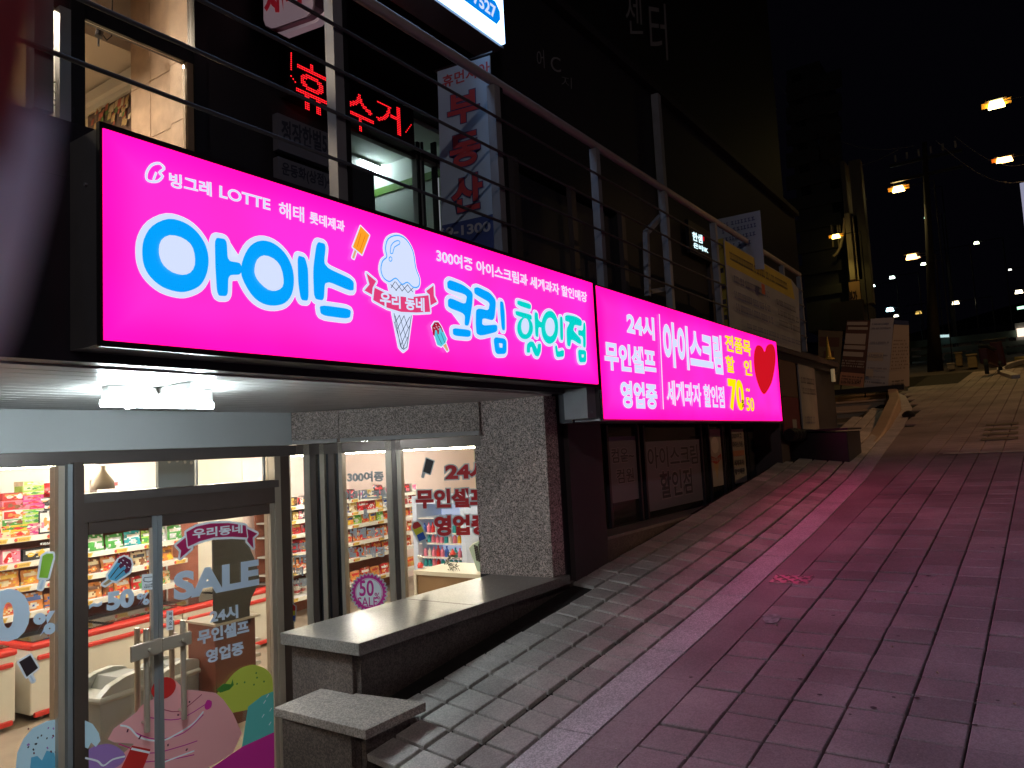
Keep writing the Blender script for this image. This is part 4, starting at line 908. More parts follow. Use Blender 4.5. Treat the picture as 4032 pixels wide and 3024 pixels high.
# top shelf, door bay
fill(SS, A_(352, 2100), A_(560, 2100), -.632, [('box', 'brown', 'white', 'black', .12), ('box', 'red', 'white', 'brown', .26), ('box', 'pink', 'cream', 'red', .22), ('box', 'brown', 'red', 'gold', .2)], 'top shelf behind the transom', off=-.03)
stack(430, [('red', 'white', 'brown', 2.2), ('brown', 'red', 'white', 2.0), ('white', 'red', 'brown', 2.4)], .24, z=-.5)
fill(SS, aL, aM, -.896, [('bag', 'silver', 'blue', 'white', .18), ('box', 'pink', 'white', 'red', .2), ('box', 'black', 'white', 'yellow', .32), ('box', 'green', 'orange', 'lime green', .16), ('bag', 'blue', 'white', 'silver', .15), ('box', 'yellow', 'orange', 'cream', .17)], 'second shelf in the left window')
fill(SS, aL, aM, -1.143, [('bag', 'brown', 'gold', 'orange', .17), ('bag', 'orange', 'yellow', 'cream', .22), ('bag', 'orange', 'cream', 'yellow', .2), ('bag', 'black', 'orange', 'red', .22), ('bag', 'dark red', 'orange', 'gold', .18)], 'third shelf in the left window')
fill(SS, aL, aM, -1.423, [('bag', 'yellow', 'brown', 'white', .2), ('bag', 'orange', 'red', 'cream', .2), ('bag', 'orange', 'blue', 'white', .22), ('bag', 'orange', 'blue', 'blue', .22), ('bag', 'cream', 'orange', 'yellow', .16)], 'fourth shelf in the left window')
fill(SS, aM, aR, -.896, [('bag', 'silver', 'white', 'green', .2), ('bag', 'green', 'white', 'silver', .24), ('bag', 'green', 'silver', 'white', .25), ('bag', 'teal', 'white', 'silver', .24), ('bag', 'lime green', 'white', 'green', .18)], 'second shelf behind the doors')
fill(SS, aM, aR, -1.143, [('bag', 'orange', 'brown', 'yellow', .2), ('bag', 'brown', 'cream', 'orange', .18), ('bag', 'orange', 'white', 'red', .2), ('bag', 'red', 'white', 'orange', .16), ('bag', 'cream', 'black', 'brown', .2), ('bag', 'silver', 'red', 'orange', .18)], 'third shelf behind the doors')
fill(SS, aM, aR, -1.423, [('bag', 'cream', 'orange', 'green', .2), ('bag', 'orange', 'brown', 'cream', .2), ('bag', 'brown', 'orange', 'red', .14), ('bag', 'orange', 'white', 'red', .22), ('bag', 'red', 'white', 'green', .2), ('bag', 'dark red', 'white', 'gold', .16)], 'fourth shelf behind the doors')
fill(SS, aM, aR, -.632 + .0, [('bag', 'cream', 'gold', 'white', .2), ('bag', 'white', 'orange', 'gold', .2)], 'top shelf behind the doors', maxh=.12, off=-.2)
rn = [('bag', 'dark red', 'black', 'red', .2), ('bag', 'red', 'black', 'gold', .2), ('bag', 'red', 'gold', 'dark red', .2)]
fill(SS, bL, bR, -.66, [('box', 'white', 'red', 'black', .12), ('box', 'black', 'gold', 'brown', .13)], 'top shelf beside the door')
fill(SS, bL, bR, -.87, [('box', 'black', 'pink', 'white', .14), ('box', 'gold', 'cream', 'brown', .12)], 'second shelf beside the door')
fill(SS, bL, bR, -1.08, rn, 'third shelf beside the door'); fill(SS, bL, bR, -1.36, rn[1:] + rn[:1], 'fourth shelf beside the door')
fill(SS, bL, bR, -1.62, [('bag', 'orange', 'red', 'white', .24), ('bag', 'orange', 'white', 'red', .24)], 'fifth shelf beside the door'); fill(SS, bL, bR, -2.0, [('cup', 'white', 'red', 'red', .17)], 'lowest shelf beside the door', maxh=.25)
fill(SS, bR, cR, -.66, [('box', 'cream', 'gold', 'white', .2), ('bag', 'black', 'red', 'pink', .3), ('box', 'white', 'pink', 'magenta', .14), ('box', 'blue', 'white', 'cream', .12)], 'top shelf behind the folding screens')
fill(SS, bR, cR, -.87, [('bag', 'white', 'blue', 'silver', .16), ('bag', 'blue', 'white', 'brown', .16), ('bag', 'cream', 'gold', 'brown', .2), ('bag', 'red', 'white', 'dark red', .24), ('bag', 'red', 'dark red', 'white', .24), ('bag', 'yellow', 'orange', 'white', .2)], 'second shelf behind the folding screens')
fill(SS, bR, cR, -1.08, [('bag', 'orange', 'brown', 'red', .2), ('bag', 'yellow', 'blue', 'orange', .2), ('bag', 'lime green', 'green', 'white', .22)], 'third shelf behind the folding screens'); fill(SS, bR, cR, -1.36, [('bag', 'orange', 'cream', 'red', .18), ('bag', 'red', 'cream', 'orange', .2)], 'fourth shelf behind the folding screens')
fill(SS, bR, cR, -1.62, [('bag', 'orange', 'red', 'white', .28), ('bag', 'red', 'orange', 'yellow', .28)], 'fifth shelf behind the folding screens', maxh=.24); fill(SS, bR, cR, -2.0, [('bag', 'red', 'white', 'orange', .26), ('bag', 'orange', 'red', 'gold', .26)], 'lowest shelf behind the folding screens', maxh=.24)
tot = {}
for o, key, n, c2, a in PACKS: tot.setdefault(key, []).append((o, c2, a))
NTH = ['leftmost', 'second from the left', 'third from the left', 'fourth from the left', 'fifth from the left', 'sixth from the left', 'seventh from the left', 'eighth from the left', 'ninth from the left', 'tenth from the left', 'eleventh from the left', 'twelfth from the left']
NTH2 = ['leftmost', 'second', 'third', 'fourth', 'fifth', 'sixth', 'seventh', 'eighth', 'ninth', 'tenth', 'eleventh', 'twelfth']
for (col, kind, where), L in tot.items():
    word = {'box': 'snack box', 'bag': 'snack bag', 'cup': 'noodle cup'}[kind]; L.sort(key=lambda q: (round(q[2], 2), q[0].location.z))
    for i, (o, c2, a) in enumerate(L):
        if kind == 'cup': o['label'] = f"{NTH2[min(i // 2, 11)]} white noodle cup from the left on the {where}, {'lower' if i % 2 == 0 else 'upper'} one".replace('leftmost white noodle cup from the left', 'leftmost white noodle cup')
        elif len(L) == 1: o['label'] = f'{col} {word} with {c2} print on the {where}'
        elif kind == 'box' and abs(L[0][2] - L[-1][2]) < .05: o['label'] = f'{col} {word} in one stack on the {where}, ' + ['lowest', 'second up', 'third up', 'fourth up', 'fifth up', 'sixth up', 'seventh up'][min(i, 6)]
        elif i == 0: o['label'] = f'leftmost {col} {word} on the {where}'
        else: o['label'] = f'{NTH2[min(i, 11)]} {col} {word} from the left on the {where}'
        for q in ('_k', '_n'): 
            if q in o: del o[q]
# printed names big enough to read
A = Art(SS, .0, .0003)
for st, px, py, w_, h_, m in (('하비스트', 203, 2015, 40, 15, whitep), ('하비스트', 178, 2140, 46, 12, whitep), ('초코파이', 208, 1936, 42, 12, whitep), ('하비스트', 222, 1953, 22, 7, whitep), ('ZEC', 45, 2098, 24, 12, M('print_yellow', (.7, .5, .05), .6)), ('빠다코코낫', 430, 1928, 52, 10, whitep)):
    A.off = .012; A.text(st, m, (px - w_ / 2, py + h_ / 2 + w_ * .08), (px + w_ / 2, py + h_ / 2 - w_ * .08), (px - w_ / 2, py - h_ / 2 + w_ * .08), bold=.05)
A.done('pack_print', gA)
# ---- bins
def bin_(label, px, py, s=1, k=0, y=5.75):
    f = YP(y); a, z = f.at(px, py); c = Vector((a, y, -2.3)); t = thing('waste_bin', label, 'bin', tuple(c), 'grey lidded bins inside the door')
    R = Matrix.Rotation(.12, 4, 'Z'); zt = z
    def ring(w, d, z_): return [tuple(c + (R @ Vector((sx * w, sy * d, 0))) + Vector((0, 0, z_ + 2.3))) for sx, sy in ((-1, -1), (-.5, -1.04), (.5, -1.04), (1, -1), (1.03, -.5), (1.03, .5), (1, 1), (.5, 1.04), (-.5, 1.04), (-1, 1), (-1.03, .5), (-1.03, -.5))]
    MB().tube_rings([ring(.20 * s, .15 * s, -2.29), ring(.235 * s, .18 * s, zt - .035)]).build('body', M('bin_grey', (.42, .44, .43), .5), t)
    MB().tube_rings([ring(.255 * s, .20 * s, zt - .03), ring(.265 * s, .21 * s, zt - .01), ring(.255 * s, .20 * s, zt + .01)]).build('rim', M('bin_light_grey', (.55, .56, .53), .4), t, bevel=.005)
    b = MB(); prev = None
    for side in (-1, 1):                            # two raised shoulders of the lid
        pts = [(-.24, .01), (-.16, .07), (-.04, .105), (.08, .115), (.18, .09), (.24, .01)]
        o = []
        for x_, z_ in pts: o.append((x_ * s, z_ * s))
        vs = []
        for y_ in (side * .19 * s, side * .13 * s):
            vs.append([tuple(c + (R @ Vector((x_, y_, 0))) + Vector((0, 0, zt + z_ + 2.3))) for x_, z_ in o])
        i = len(b.v); b.v += vs[0] + vs[1]; n = 6
        for q in range(n - 1): b.f.append([i + q, i + q + 1, i + n + q + 1, i + n + q]); b.mi.append(0)
        b.f.append([i + q for q in range(n)]); b.f.append([i + n + q for q in reversed(range(n))]); b.mi += [0, 0]
    b.build('lid', MC['bin_light_grey'], t)
    b = MB(); P4 = [tuple(c + (R @ Vector((x_ * s, y_ * s, 0))) + Vector((0, 0, zt + z_ * s + 2.3))) for x_, y_, z_ in ((-.05, -.128, .09), (.18, -.128, .075), (.18, .128, .075), (-.05, .128, .09))]
    b.face(P4).face([P4[0], P4[3], tuple(Vector(P4[3]) - Vector((.05, 0, .08))), tuple(Vector(P4[0]) - Vector((.05, 0, .08)))]); b.build('flap', M('bin_flap_grey', (.28, .29, .28), .5), t)
    return t
bin_('grey lidded waste bin just inside the left door leaf', 452, 2705, 1.0, y=5.7)
bin_('second grey lidded waste bin behind the door handles', 655, 2650, 1.0, y=6.5)
# ---- dark reflection board and brown cabinet, counter
fb = YP(6.1); t = thing('display_stand', 'brown cabinet below a tall wavy edged black board standing in for a reflection', 'display stand', tuple(fb.p(*fb.at(940, 2600))))
sil = [(838, 2125), (858, 2124), (862, 2112), (890, 2105), (960, 2105), (985, 2125), (985, 2160), (1002, 2200), (1018, 2250), (1022, 2280), (1012, 2310), (990, 2355), (983, 2390), (985, 2455), (845, 2455)]
MB().slab(fb, [fb.at(*p) for p in sil], -.02, 0).build('board', M('reflection_black', (.02, .022, .022), .3), t)  # black cut-out put where a dark reflection shows
a0, zt = fb.at(845, 2468); a1 = fb.at(1040, 2468)[0]
MB().fbox(fb, a0, a1 - .10, -2.3, zt, -.4, -.0).build('cabinet', M('brown_laminate', (.13, .035, .022), .4), t)
MB().fbox(fb, a0 - .01, a1 - .06, zt + .001, zt + .02, -.42, .03).build('top', M('silver_counter', (.45, .42, .36), .3, metal=.6), t)
b = MB()
for i in range(9): z = -2.2 + i * .07; b.fbox(fb, a1 - .095, a1 - .03, z, z + .03, -.3, -.02)
b.build('side_rack', whitep, t, kind='stuff')
f = XP(6.4); a0, z0 = f.at(1640, 2240); a1, z1 = f.at(1925, 2270)
t = thing('counter', 'brown fronted checkout counter behind the window ledge', 'counter', (6.6, 5.2, -2.3)); zt = (z0 + z1) / 2
MB().fbox(f, a0, a1 + .3, -2.3, zt - .045, -.6, 0).build('front', M('counter_brown', (.22, .13, .06), .5, var=.1), t)
MB().fbox(f, a0 - .03, a1 + .3, zt - .042, zt, -.62, .02).build('top', M('counter_top', (.62, .58, .48), .4), t)
MB().fbox(f, a0 - .03, a0 + .005, -2.3, zt - .044, -.4, .018).build('edge_post', MC['counter_top'], t)
# basket on the counter
bf = XP(6.5); t = thing('shopping_basket', 'white and green plastic basket leaning at the edge of the counter', 'basket', tuple(bf.p(*bf.at(1880, 2200))))
q = [bf.at(*p) for p in ((1845, 2160), (1858, 2145), (1900, 2125), (1960, 2125), (1960, 2250), (1878, 2250))]
MB().slab(bf, q, -.25, -.01).build('body', M('basket_grey_green', (.30, .40, .34), .5), t)
b = MB()
for i in range(6):
    for j in range(7):
        a, z = bf.at(1868 + 9 * i + j * 1.5, 2150 + 9 * j + (6 if i % 2 else 0) - 2 * i); b.fbox(bf, a - .010, a + .010, z - .011, z + .011, -.008, -.002)
b.build('slot', blackm, t, kind='stuff')
MB().slab(bf, grow(q, .012), -.26, -.02).build('rim', M('basket_white', (.7, .72, .68), .4), t)
wt = thing('wreath_ornament', 'small furry wreath ornament with a red cap on the counter', 'ornament', tuple(bf.p(*bf.at(1785, 2215)))); c = bf.p(*bf.at(1785, 2215))
b = MB()
for i in range(130):
    an = random.random() * 6.28; r = .075 + random.gauss(0, .012); p = c + bf.u * r * math.cos(an) * .8 + bf.v * r * math.sin(an) + bf.n * random.gauss(0, .015); d = Vector((random.gauss(0, .02), random.gauss(0, .02), random.gauss(0, .02)))
    b.face([p, p + d, p + d + Vector((.004, .004, .01)), p + Vector((.005, 0, .005))])
b.build('wreath', M('dark_tinsel', (.06, .07, .05), .6), wt); MB().lathe(tuple(c + Vector((0, 0, .085))), [(.04, 0), (.03, .02), (.012, .045), (.006, .06)], 10).build('cap', redp, wt)
tt = thing('counter_toy', 'little red toy with two white bobbles on the counter corner', 'toy', tuple(bf.p(*bf.at(1655, 2225)))); c = bf.p(*bf.at(1655, 2225))
MB().lathe(tuple(c), [(.03, -.03), (.035, 0), (.02, .03)], 10).build('body', redp, tt)
b = MB()
for k in (-1, 1): b.tube([c + Vector((0, 0, .02)), c + Vector((0, k * .022, .075))], .004, 6).lathe(tuple(c + Vector((0, k * .022, .09))), [(.003, -.02), (.018, -.008), (.018, .008), (.003, .02)], 10)
b.build('bobble', whitep, tt)
# drinks fridge
fr = XP(9.0); t = thing('drinks_fridge', 'lit white open drinks fridge beyond the counter', 'fridge', tuple(fr.p(*fr.at(1700, 2150))))
a0, z1 = fr.at(1622, 1985); a1, z0 = fr.at(1830, 2330)
MB().fbox(fr, a0, a0 + .09, -2.3, z1, -.6, 0).fbox(fr, a1 - .02, a1 + .06, -2.3, z1, -.6, 0).fbox(fr, a0, a1, z1, z1 + .12, -.6, 0).build('cabinet', M('fridge_blue_white', (.60, .68, .82), .4), t)
MB().fbox(fr, a0 + .09, a1, -2.3, z1, -.62, -.6).build('back_panel', M('fridge_inner', (.7, .75, .85), .5, es=.45, ecol=(.55, .65, .95)), t)
BT = {}
for i, py in enumerate((2040, 2100, 2140, 2195, 2235)):
    z = fr.at(1700, py)[1]; MB().fbox(fr, a0 + .09, a1, z - .02, z, -.55, -.03).build('shelf_board', whitep, t)
    a = a0 + .14
    while a < a1 - .06 and i > 0:
        nm = random.choice(('bottle',)); col = random.choice(('pink', 'teal', 'red', 'white', 'blue', 'yellow', 'pink')); h = random.uniform(.12, .17); p = fr.p(a, z, -.12)
        o = MB().lathe(tuple(p), [(.03, .001), (.032, .01), (.032, h * .6), (.013, h * .8), (.013, h * .9), (.015, h * .91), (.015, h)], 8).build('drink_bottle', pm(col)); a += .085
        BT[(col, i)] = BT.get((col, i), 0) + 1; tag(o, f'{NTH2[BT[(col, i)] - 1]} {col} bottle from the left on the {ORD[i]} shelf of the lit fridge'.replace('leftmost ' + col + ' bottle from the left', 'leftmost ' + col + ' bottle'), 'bottle', 'drink bottles in the lit fridge')
# ================================================================== UPPER FLOOR
warm = neon('led_warm_ceiling', (255, 232, 200), 170.0)
b = MB(); b.box(-4, 2.64, 3.9, 3.95, 2.365, 2.455).box(1.86, 1.93, 3.88, 3.95, 1.2, 3.3).box(2.56, 2.64, 3.88, 3.95, 1.2, 3.3).box(-4, 2.64, 3.88, 3.95, 3.1, 3.2)
b.build('window_frame', blackm, bld)
MB().box(1.80, 1.855, 3.87, 3.93, 1.2, 2.36).build('window_frame', alum, bld)
MB().box(2.515, 2.555, 3.89, 3.94, 1.2, 2.36).build('window_frame', M('wood_trim', (.30, .2, .12), .5), bld)
for a, c in ((-4, 1.80), (1.935, 2.51)): MB().box(a, c, 3.915, 3.92, 1.2, 2.36).build('pane', pane_m, bld)
MB().box(-4, 2.55, 3.915, 3.92, 2.46, 3.09).build('pane', pane_m, bld)
ur = thing('upstairs_room', '', '', (1, 5, 1.2)); del ur['label']; del ur['category']; ur['kind'] = 'structure'
MB().box(-4, 2.8, 3.96, 8, 3.2, 3.25).build('ceiling', M('upstairs_ceiling', (.62, .56, .50), .8), ur); MB().box(-4, 4.0, 8, 8.1, 1.2, 3.2).build('wall', wallcream, ur)
MB().box(-4, 4.0, 3.96, 8, 1.15, 1.2).build('floor', floor_in, ur); MB().box(-4.1, -4, 3.96, 8, 1.2, 3.2).build('wall', wallcream, ur)
MB().box(2.80, 2.9, 4.75, 8, 1.2, 3.2).build('wall', wallcream, ur)
marble = M('beige_marble', (.50, .36, .26), .5, var=.3, scale=7)
for i, (y0, y1) in enumerate(((3.96, 4.25), (4.255, 4.52), (4.525, 4.75))):
    for j, (z0, z1) in enumerate(((1.2, 1.75), (1.755, 2.12), (2.125, 2.5), (2.505, 3.2))): MB().box(2.66 - (.03 if i == 0 else 0), 2.79, y0, y1, z0, z1).build('stone_panel', marble, ur)
MB().box(2.72, 2.80, 4.76, 8, 2.66, 2.70).box(2.76, 2.80, 4.76, 8, 2.62, 2.66).box(2.74, 2.80, 4.76, 8, 2.72, 2.76).build('crown_moulding', whitep, ur)
MB().box(2.0, 2.8, 4.75, 8, 2.78, 3.19).build('bulkhead', M('upstairs_soffit', (.60, .55, .48), .8), ur)
pf = XP(2.795); t = thing('food_poster', 'dark restaurant poster with food pictures on the upstairs wall', 'poster', tuple(pf.p(*pf.at(440, 400))))
a0, z1 = pf.at(352, 372); a1, z0 = pf.at(528, 520)
MB().fbox(pf, a0, a1, z0 - .25, z1 - .0, 0, .012).build('board', M('poster_dark', (.10, .06, .05), .5, var=.4, scale=6), t)
A = Art(pf, .013, .0003)
for i in range(60):
    px, py = random.uniform(356, 524), random.uniform(385, 490); a, z = pf.at(px, py + (px < 420) * 10); s = random.uniform(.01, .035)
    A.poly([(a - s, z - s), (a + s * .6, z - s), (a + s * 1.2, z + s), (a - s * .4, z + s * .6)], M(random.choice(('food_green', 'food_tan', 'food_cream', 'food_red')), {'food_green': (.12, .22, .05)}.get('', random.choice(((.12, .2, .05), (.5, .35, .15), (.65, .55, .35), (.4, .1, .06)))), .6), local=True)
A.poly([(455, 345), (462, 335), (470, 345), (464, 358)], M('poster_red', (.6, .05, .04), .5)); A.text('대패삼겹', M('poster_yellow', (.75, .55, .05), .5), (466, 352), (510, 325), (464, 340), bold=.04)
A.done('print', t)
ul = thing('ceiling_light', 'warm light fitting on the upstairs restaurant ceiling', 'lamp', (1.2, 5.2, 3.19)); MB().box(.6, 1.8, 5.1, 5.3, 3.15, 3.195).build('diffuser', warm, ul)
u2 = thing('track_spot', 'small black track spotlight hanging inside the upstairs window', 'lamp', tuple(tp(388, 145, YP(4.5)))); c = tp(388, 145, YP(4.5))
MB().tube([c, c + Vector((.01, 0, .05))], .022, 10).build('head', blackm, u2); MB().tube([c + Vector((.02, 0, .03)), c + Vector((.05, 0, .0)), c + Vector((.08, 0, .04)), c + Vector((.09, 0, .4))], .004, 6).build('cable', blackm, u2)
MB().tube([c + Vector((0, 0, -.01)), c + Vector((0, 0, -.06))], .006, 6).build('pull', blackm, u2)
A = Art(YP(3.912), .0, .0003); ink = M('cctv_ink', (.03, .025, .02), .6)
A.line([(205, 325), (238, 320), (262, 332), (262, 372), (225, 375), (205, 352)], .006, ink, closed=True); A.line([(232 + 9 * math.cos(t), 348 + 10 * math.sin(t)) for t in [k * math.pi / 5 for k in range(10)]], .005, ink, closed=True); A.line([(230, 375), (230, 385)], .006, ink); A.line([(218, 386), (242, 390)], .005, ink)
A.text('CCTV', ink, (205, 415), (258, 422), (205, 390), bold=.02); A.done('cctv_decal', bld)
# LED message board
L = YP(3.8); t = thing('led_sign', 'red dot matrix message board over the upstairs office door', 'sign', tuple(L.p(*L.at(1390, 380))))
a0, z1 = L.at(1135, 200); a1 = L.at(1632, 560)[0]; z0 = L.at(1142, 388)[1]; z1 = L.at(1142, 190)[1]; zb = L.at(1632, 588)[1]
MB().fbox(L, a0, a1, zb, zb + .47, -.09, -.0).build('housing', M('led_housing', (.02, .006, .008), .4), t)
redd = neon('led_red_dot', (255, 30, 40), 2.2); hot = neon('led_hot_dot', (255, 120, 60), 1.6)
def dots(st, BL, BR, TL, k):
    bl, br, tl = L.at(*T(k, *BL)), L.at(*T(k, *BR)), L.at(*T(k, *TL)); me, (x0, x1, y0, y1) = text_mesh(st, .012)
    tris = []
    me.calc_loop_triangles()
    for tr in me.loop_triangles: tris.append([(me.vertices[i].co.x, me.vertices[i].co.y) for i in tr.vertices])
    W_ = br[0] - bl[0]; H_ = tl[1] - bl[1]; p = .0140; out = []
    for i in range(int(W_ / p) + 1):
        for j in range(int(H_ / p) + 1):
            x = x0 + (x1 - x0) * (i + .5) * p / W_; y = y0 + (y1 - y0) * (j + .5) * p / H_
            for A_t in tris:
                (ax, ay), (bx, by), (cx_, cy_) = A_t; d1 = (x - bx) * (ay - by) - (ax - bx) * (y - by); d2 = (x - cx_) * (by - cy_) - (bx - cx_) * (y - cy_); d3 = (x - ax) * (cy_ - ay) - (cx_ - ax) * (y - ay)
                if not ((d1 < 0 or d2 < 0 or d3 < 0) and (d1 > 0 or d2 > 0 or d3 > 0)): out.append((bl[0] + i * p, bl[1] + j * p)); break
    return out
ds = dots('휴', (405, 760), (638, 760), (415, 415), 5) + dots('수', (765, 905), (968, 905), (765, 630), 5) + dots('거', (985, 905), (1165, 1080), (985, 700), 5)
b = MB()
for a, z in ds + [(L.at(1146, 210 + 9 * k)[0], L.at(1146, 210 + 8 * k)[1]) for k in range(9)] + [(L.at(1146 + 8 * k, 318)[0], L.at(1146, 300 + 8 * k)[1]) for k in range(3)] + [(L.at(1347, 335 + 9 * k)[0], L.at(1347, 335 + 9 * k)[1]) for k in range(11)] + [(L.at(1598 + 5 * k, 520 - 7 * k)[0], L.at(1598 + 5 * k, 520 - 7 * k)[1]) for k in range(5)]:
    b.face([L.p(a + .0052 * math.cos(q), z + .0052 * math.sin(q), .002) for q in [j * math.pi / 3 for j in range(6)]])
b.build('lit_dots', redd, t, kind='stuff')
# price boards beside the office door (unlit)
pb = M('dim_board', (.16, .15, .18), .6); pt = M('dim_board_text', (.03, .03, .05), .6); A = Art(L, .0, .0003)
for lab, q, txt in (('unlit grey notice board with dark lettering left of the office door', ((1092, 443), (1320, 522), (1320, 625), (1092, 585)), ('정장한벌5,8', (1108, 560), (1318, 610), (1108, 468))),
                    ('lower unlit notice board with dark lettering above the sign', ((1095, 615), (1340, 690), (1340, 770), (1095, 720)), ('운동화(상점)4,5', (1110, 695), (1325, 750), (1110, 635)))):
    t = thing('notice_board', lab, 'board', tuple(L.p(*L.at(*q[0])))); P4 = [L.at(*p) for p in q]; aa = [p[0] for p in P4]; zt = P4[0][1]; zb_ = P4[3][1]
    MB().fbox(L, aa[0], aa[1], zb_, zt, -.05, 0).build('board', pb, t); A = Art(L, .001, .0003); A.text(txt[0], pt, *txt[1:], bold=.03); A.done('lettering', t)
# office behind the open door
of = thing('upstairs_office', '', '', (4.4, 5, 1.2)); del of['label']; del of['category']; of['kind'] = 'structure'
offw = M('office_wall', (.62, .68, .60), .8)
MB().box(3.7, 8.5, 4.0, 8.5, 2.74, 2.78).build('ceiling', offw, of); MB().box(3.60, 3.69, 4.06, 8.5, 1.2, 2.8).build('wall', offw, of); MB().box(3.7, 8.5, 8.5, 8.6, 1.2, 2.8).build('wall', offw, of)
MB().box(5.15, 5.25, 4.06, 8.5, 1.2, 2.46).build('wall', offw, of); MB().box(5.14, 5.26, 4.06, 8.5, 2.461, 2.53).build('trim', M('green_trim', (.10, .22, .03), .7), of); MB().box(5.15, 5.25, 4.06, 8.5, 2.531, 2.74).build('wall', offw, of)
MB().box(3.7, 8.5, 4.06, 8.5, 1.15, 1.2).build('floor', floor_in, of)
batn = thing('ceiling_lamp', 'white twin tube light on the upstairs office ceiling', 'lamp', (4.9, 4.95, 2.7))
p0 = tp(1424, 642, Fr((0, 0, 2.70), (1, 0, 0), (0, 0, -1), (0, 1, 0))); 
z27 = Fr((0, 0, 2.70), (1, 0, 0), (0, 0, -1), (0, 1, 0))
def t27(x, y): a, c = z27.at(x, y); return z27.p(a, c)
MB().tube([t27(1424, 642), t27(1538, 695)], .022, 10).build('tube', neon('led_office_tube', (225, 248, 255), 55), batn, smooth=True); MB().tube([t27(1478, 686), t27(1505, 698)], .025, 10).build('tube', MC['led_office_tube'], batn, smooth=True)
MB().box(4.7, 5.12, 4.84, 5.12, 2.715, 2.735).build('housing', whitep, batn)
df = thing('office_door', 'dark framed glass office door standing ajar upstairs', 'door', (3.78, 3.95, 1.2))
def UB(px0, px1, py0, py1, name, m, par, y=3.88, d=.05, zlo=None):
    f = YP(y); a0, z1 = f.at(px0, py0); a1, z0 = f.at(px1, py1); return MB().fbox(f, a0, a1, z0 if zlo is None else zlo, z1, -d, 0).build(name, m, par)
UB(1352, 1372, 500, 900, 'frame', blackm, df, zlo=1.2); f = YP(3.88); zt = f.at(1372, 508)[1]; a1 = f.at(1735, 640)[0]; a0 = f.at(1352, 500)[0]
MB().fbox(f, a0, a1, zt, zt + .03, -.05, 0).build('frame', steel_dk, df); MB().fbox(f, a0, a1, zt + .031, zt + .09, -.06, .0).build('frame', blackm, df)
for p0_, p1_, m in ((1636, 1650, M('door_silver', (.5, .52, .52), .3, metal=.6)), (1650, 1656, blackm), (1656, 1666, MC['door_silver']), (1666, 1676, blackm), (1718, 1727, blackm)): UB(p0_, p1_, 560, 900, 'stile', m, df, zlo=1.2)
UB(1372, 1480, 640, 900, 'lower_panel', M('door_dark_panel', (.05, .055, .065), .4), df, y=3.95, d=.02, zlo=1.2)
UB(1727, 1736, 700, 900, 'edge_strip', M('white_strip', (.7, .75, .8), .5, es=.25), df, y=3.86, d=.01, zlo=1.2)
# overhead box sign with phone number
WF = YP(2.9); a1, z0 = WF.at(1989, 172); ws = thing('laundry_sign', 'bright white and blue light box with a telephone number at the top edge', 'sign', (a1 - 1.5, 3, z0 + .4))
MB().box(a1 - 4.4, a1 + .02, 2.93, 3.15, z0 - .02, z0 + 1.92).build('cabinet', cab, ws); ice = neon('lit_ice_white_acrylic', (190, 238, 255), 1.0, 1.0); ice2 = M('lit_ice_face', (.6, .8, 1), .4, es=4.5, ecol=(.38, .62, 1.0))
MB().box(a1 - 4.4, a1, 2.9, 2.93, z0, z0 + 1.9).build('face_panel', ice2, ws); lbl = neon('lit_azure_film', (0, 130, 235)); A = Art(WF, .002, .0003)
lo = [(a1 - 2.6, z0 + .10), (a1 - .10, z0 + .10), (a1 - .05, z0 + .16), (a1 - .05, z0 + .22), (a1 - .10, z0 + .27), (a1 - 2.6, z0 + .27)]
A.poly(lo, lbl, local=True); A.text('안양점 852-7527', whiteL, (a1 - 1.02, z0 + .125), (a1 - .10, z0 + .125), (a1 - 1.02, z0 + .25), bold=.03, local=True)
A.text('Wash', M('lit_deep_blue_film', (0, .12, .30), .5, es=1, ecol=(0, .15, .42)), (a1 - .95, z0 + .31), (a1 - .17, z0 + .31), (a1 - .95, z0 + .56), bold=.05, local=True)
A.line([(a1 - .16, z0 + .5), (a1 - .10, z0 + .53), (a1 - .06, z0 + .6)], .03, neon('lit_green_film', (30, 200, 110)), local=True); A.done('lettering', ws)
# hanging round cornered sign (blade), top left
bf = XP(3.0); t = thing('blade_sign', 'white rounded projecting sign with dark red letters near the top edge', 'sign', tuple(bf.p(*bf.at(1150, 40))))
q = [bf.at(*T(5, *p)) for p in ((155, -260), (160, 150), (175, 195), (215, 215), (250, 210), (480, 130), (520, 90), (535, 40), (530, -330))]
MB().slab(bf, q, -.11, 0).build('box', M('sign_box_plum', (.30, .18, .22), .5), t); MB().slab(bf, [(a * .955 + .045 * sum(p[0] for p in q) / 9, z * .93 + .07 * sum(p[1] for p in q) / 9) for a, z in q], .001, .006).build('face', M('sign_face_dim', (.55, .42, .48), .5, es=.13, ecol=(.9, .62, .72)), t)
A = Art(bf, .008, .0004); A.text('세탁', M('dim_red_letters', (.35, .02, .04), .5, es=.12, ecol=(.8, .03, .06)), (175, 135), (470, 60), (170, -100), k=5, bold=.06); A.done('lettering', t)
q2 = [bf.at(*T(5, *p)) for p in ((262, 235), (300, 255), (540, 165), (600, 110), (605, 80), (560, 120), (530, 145), (290, 230))]
MB().slab(bf, q2, -.05, 0).build('bracket', MC['sign_face_dim'], t)
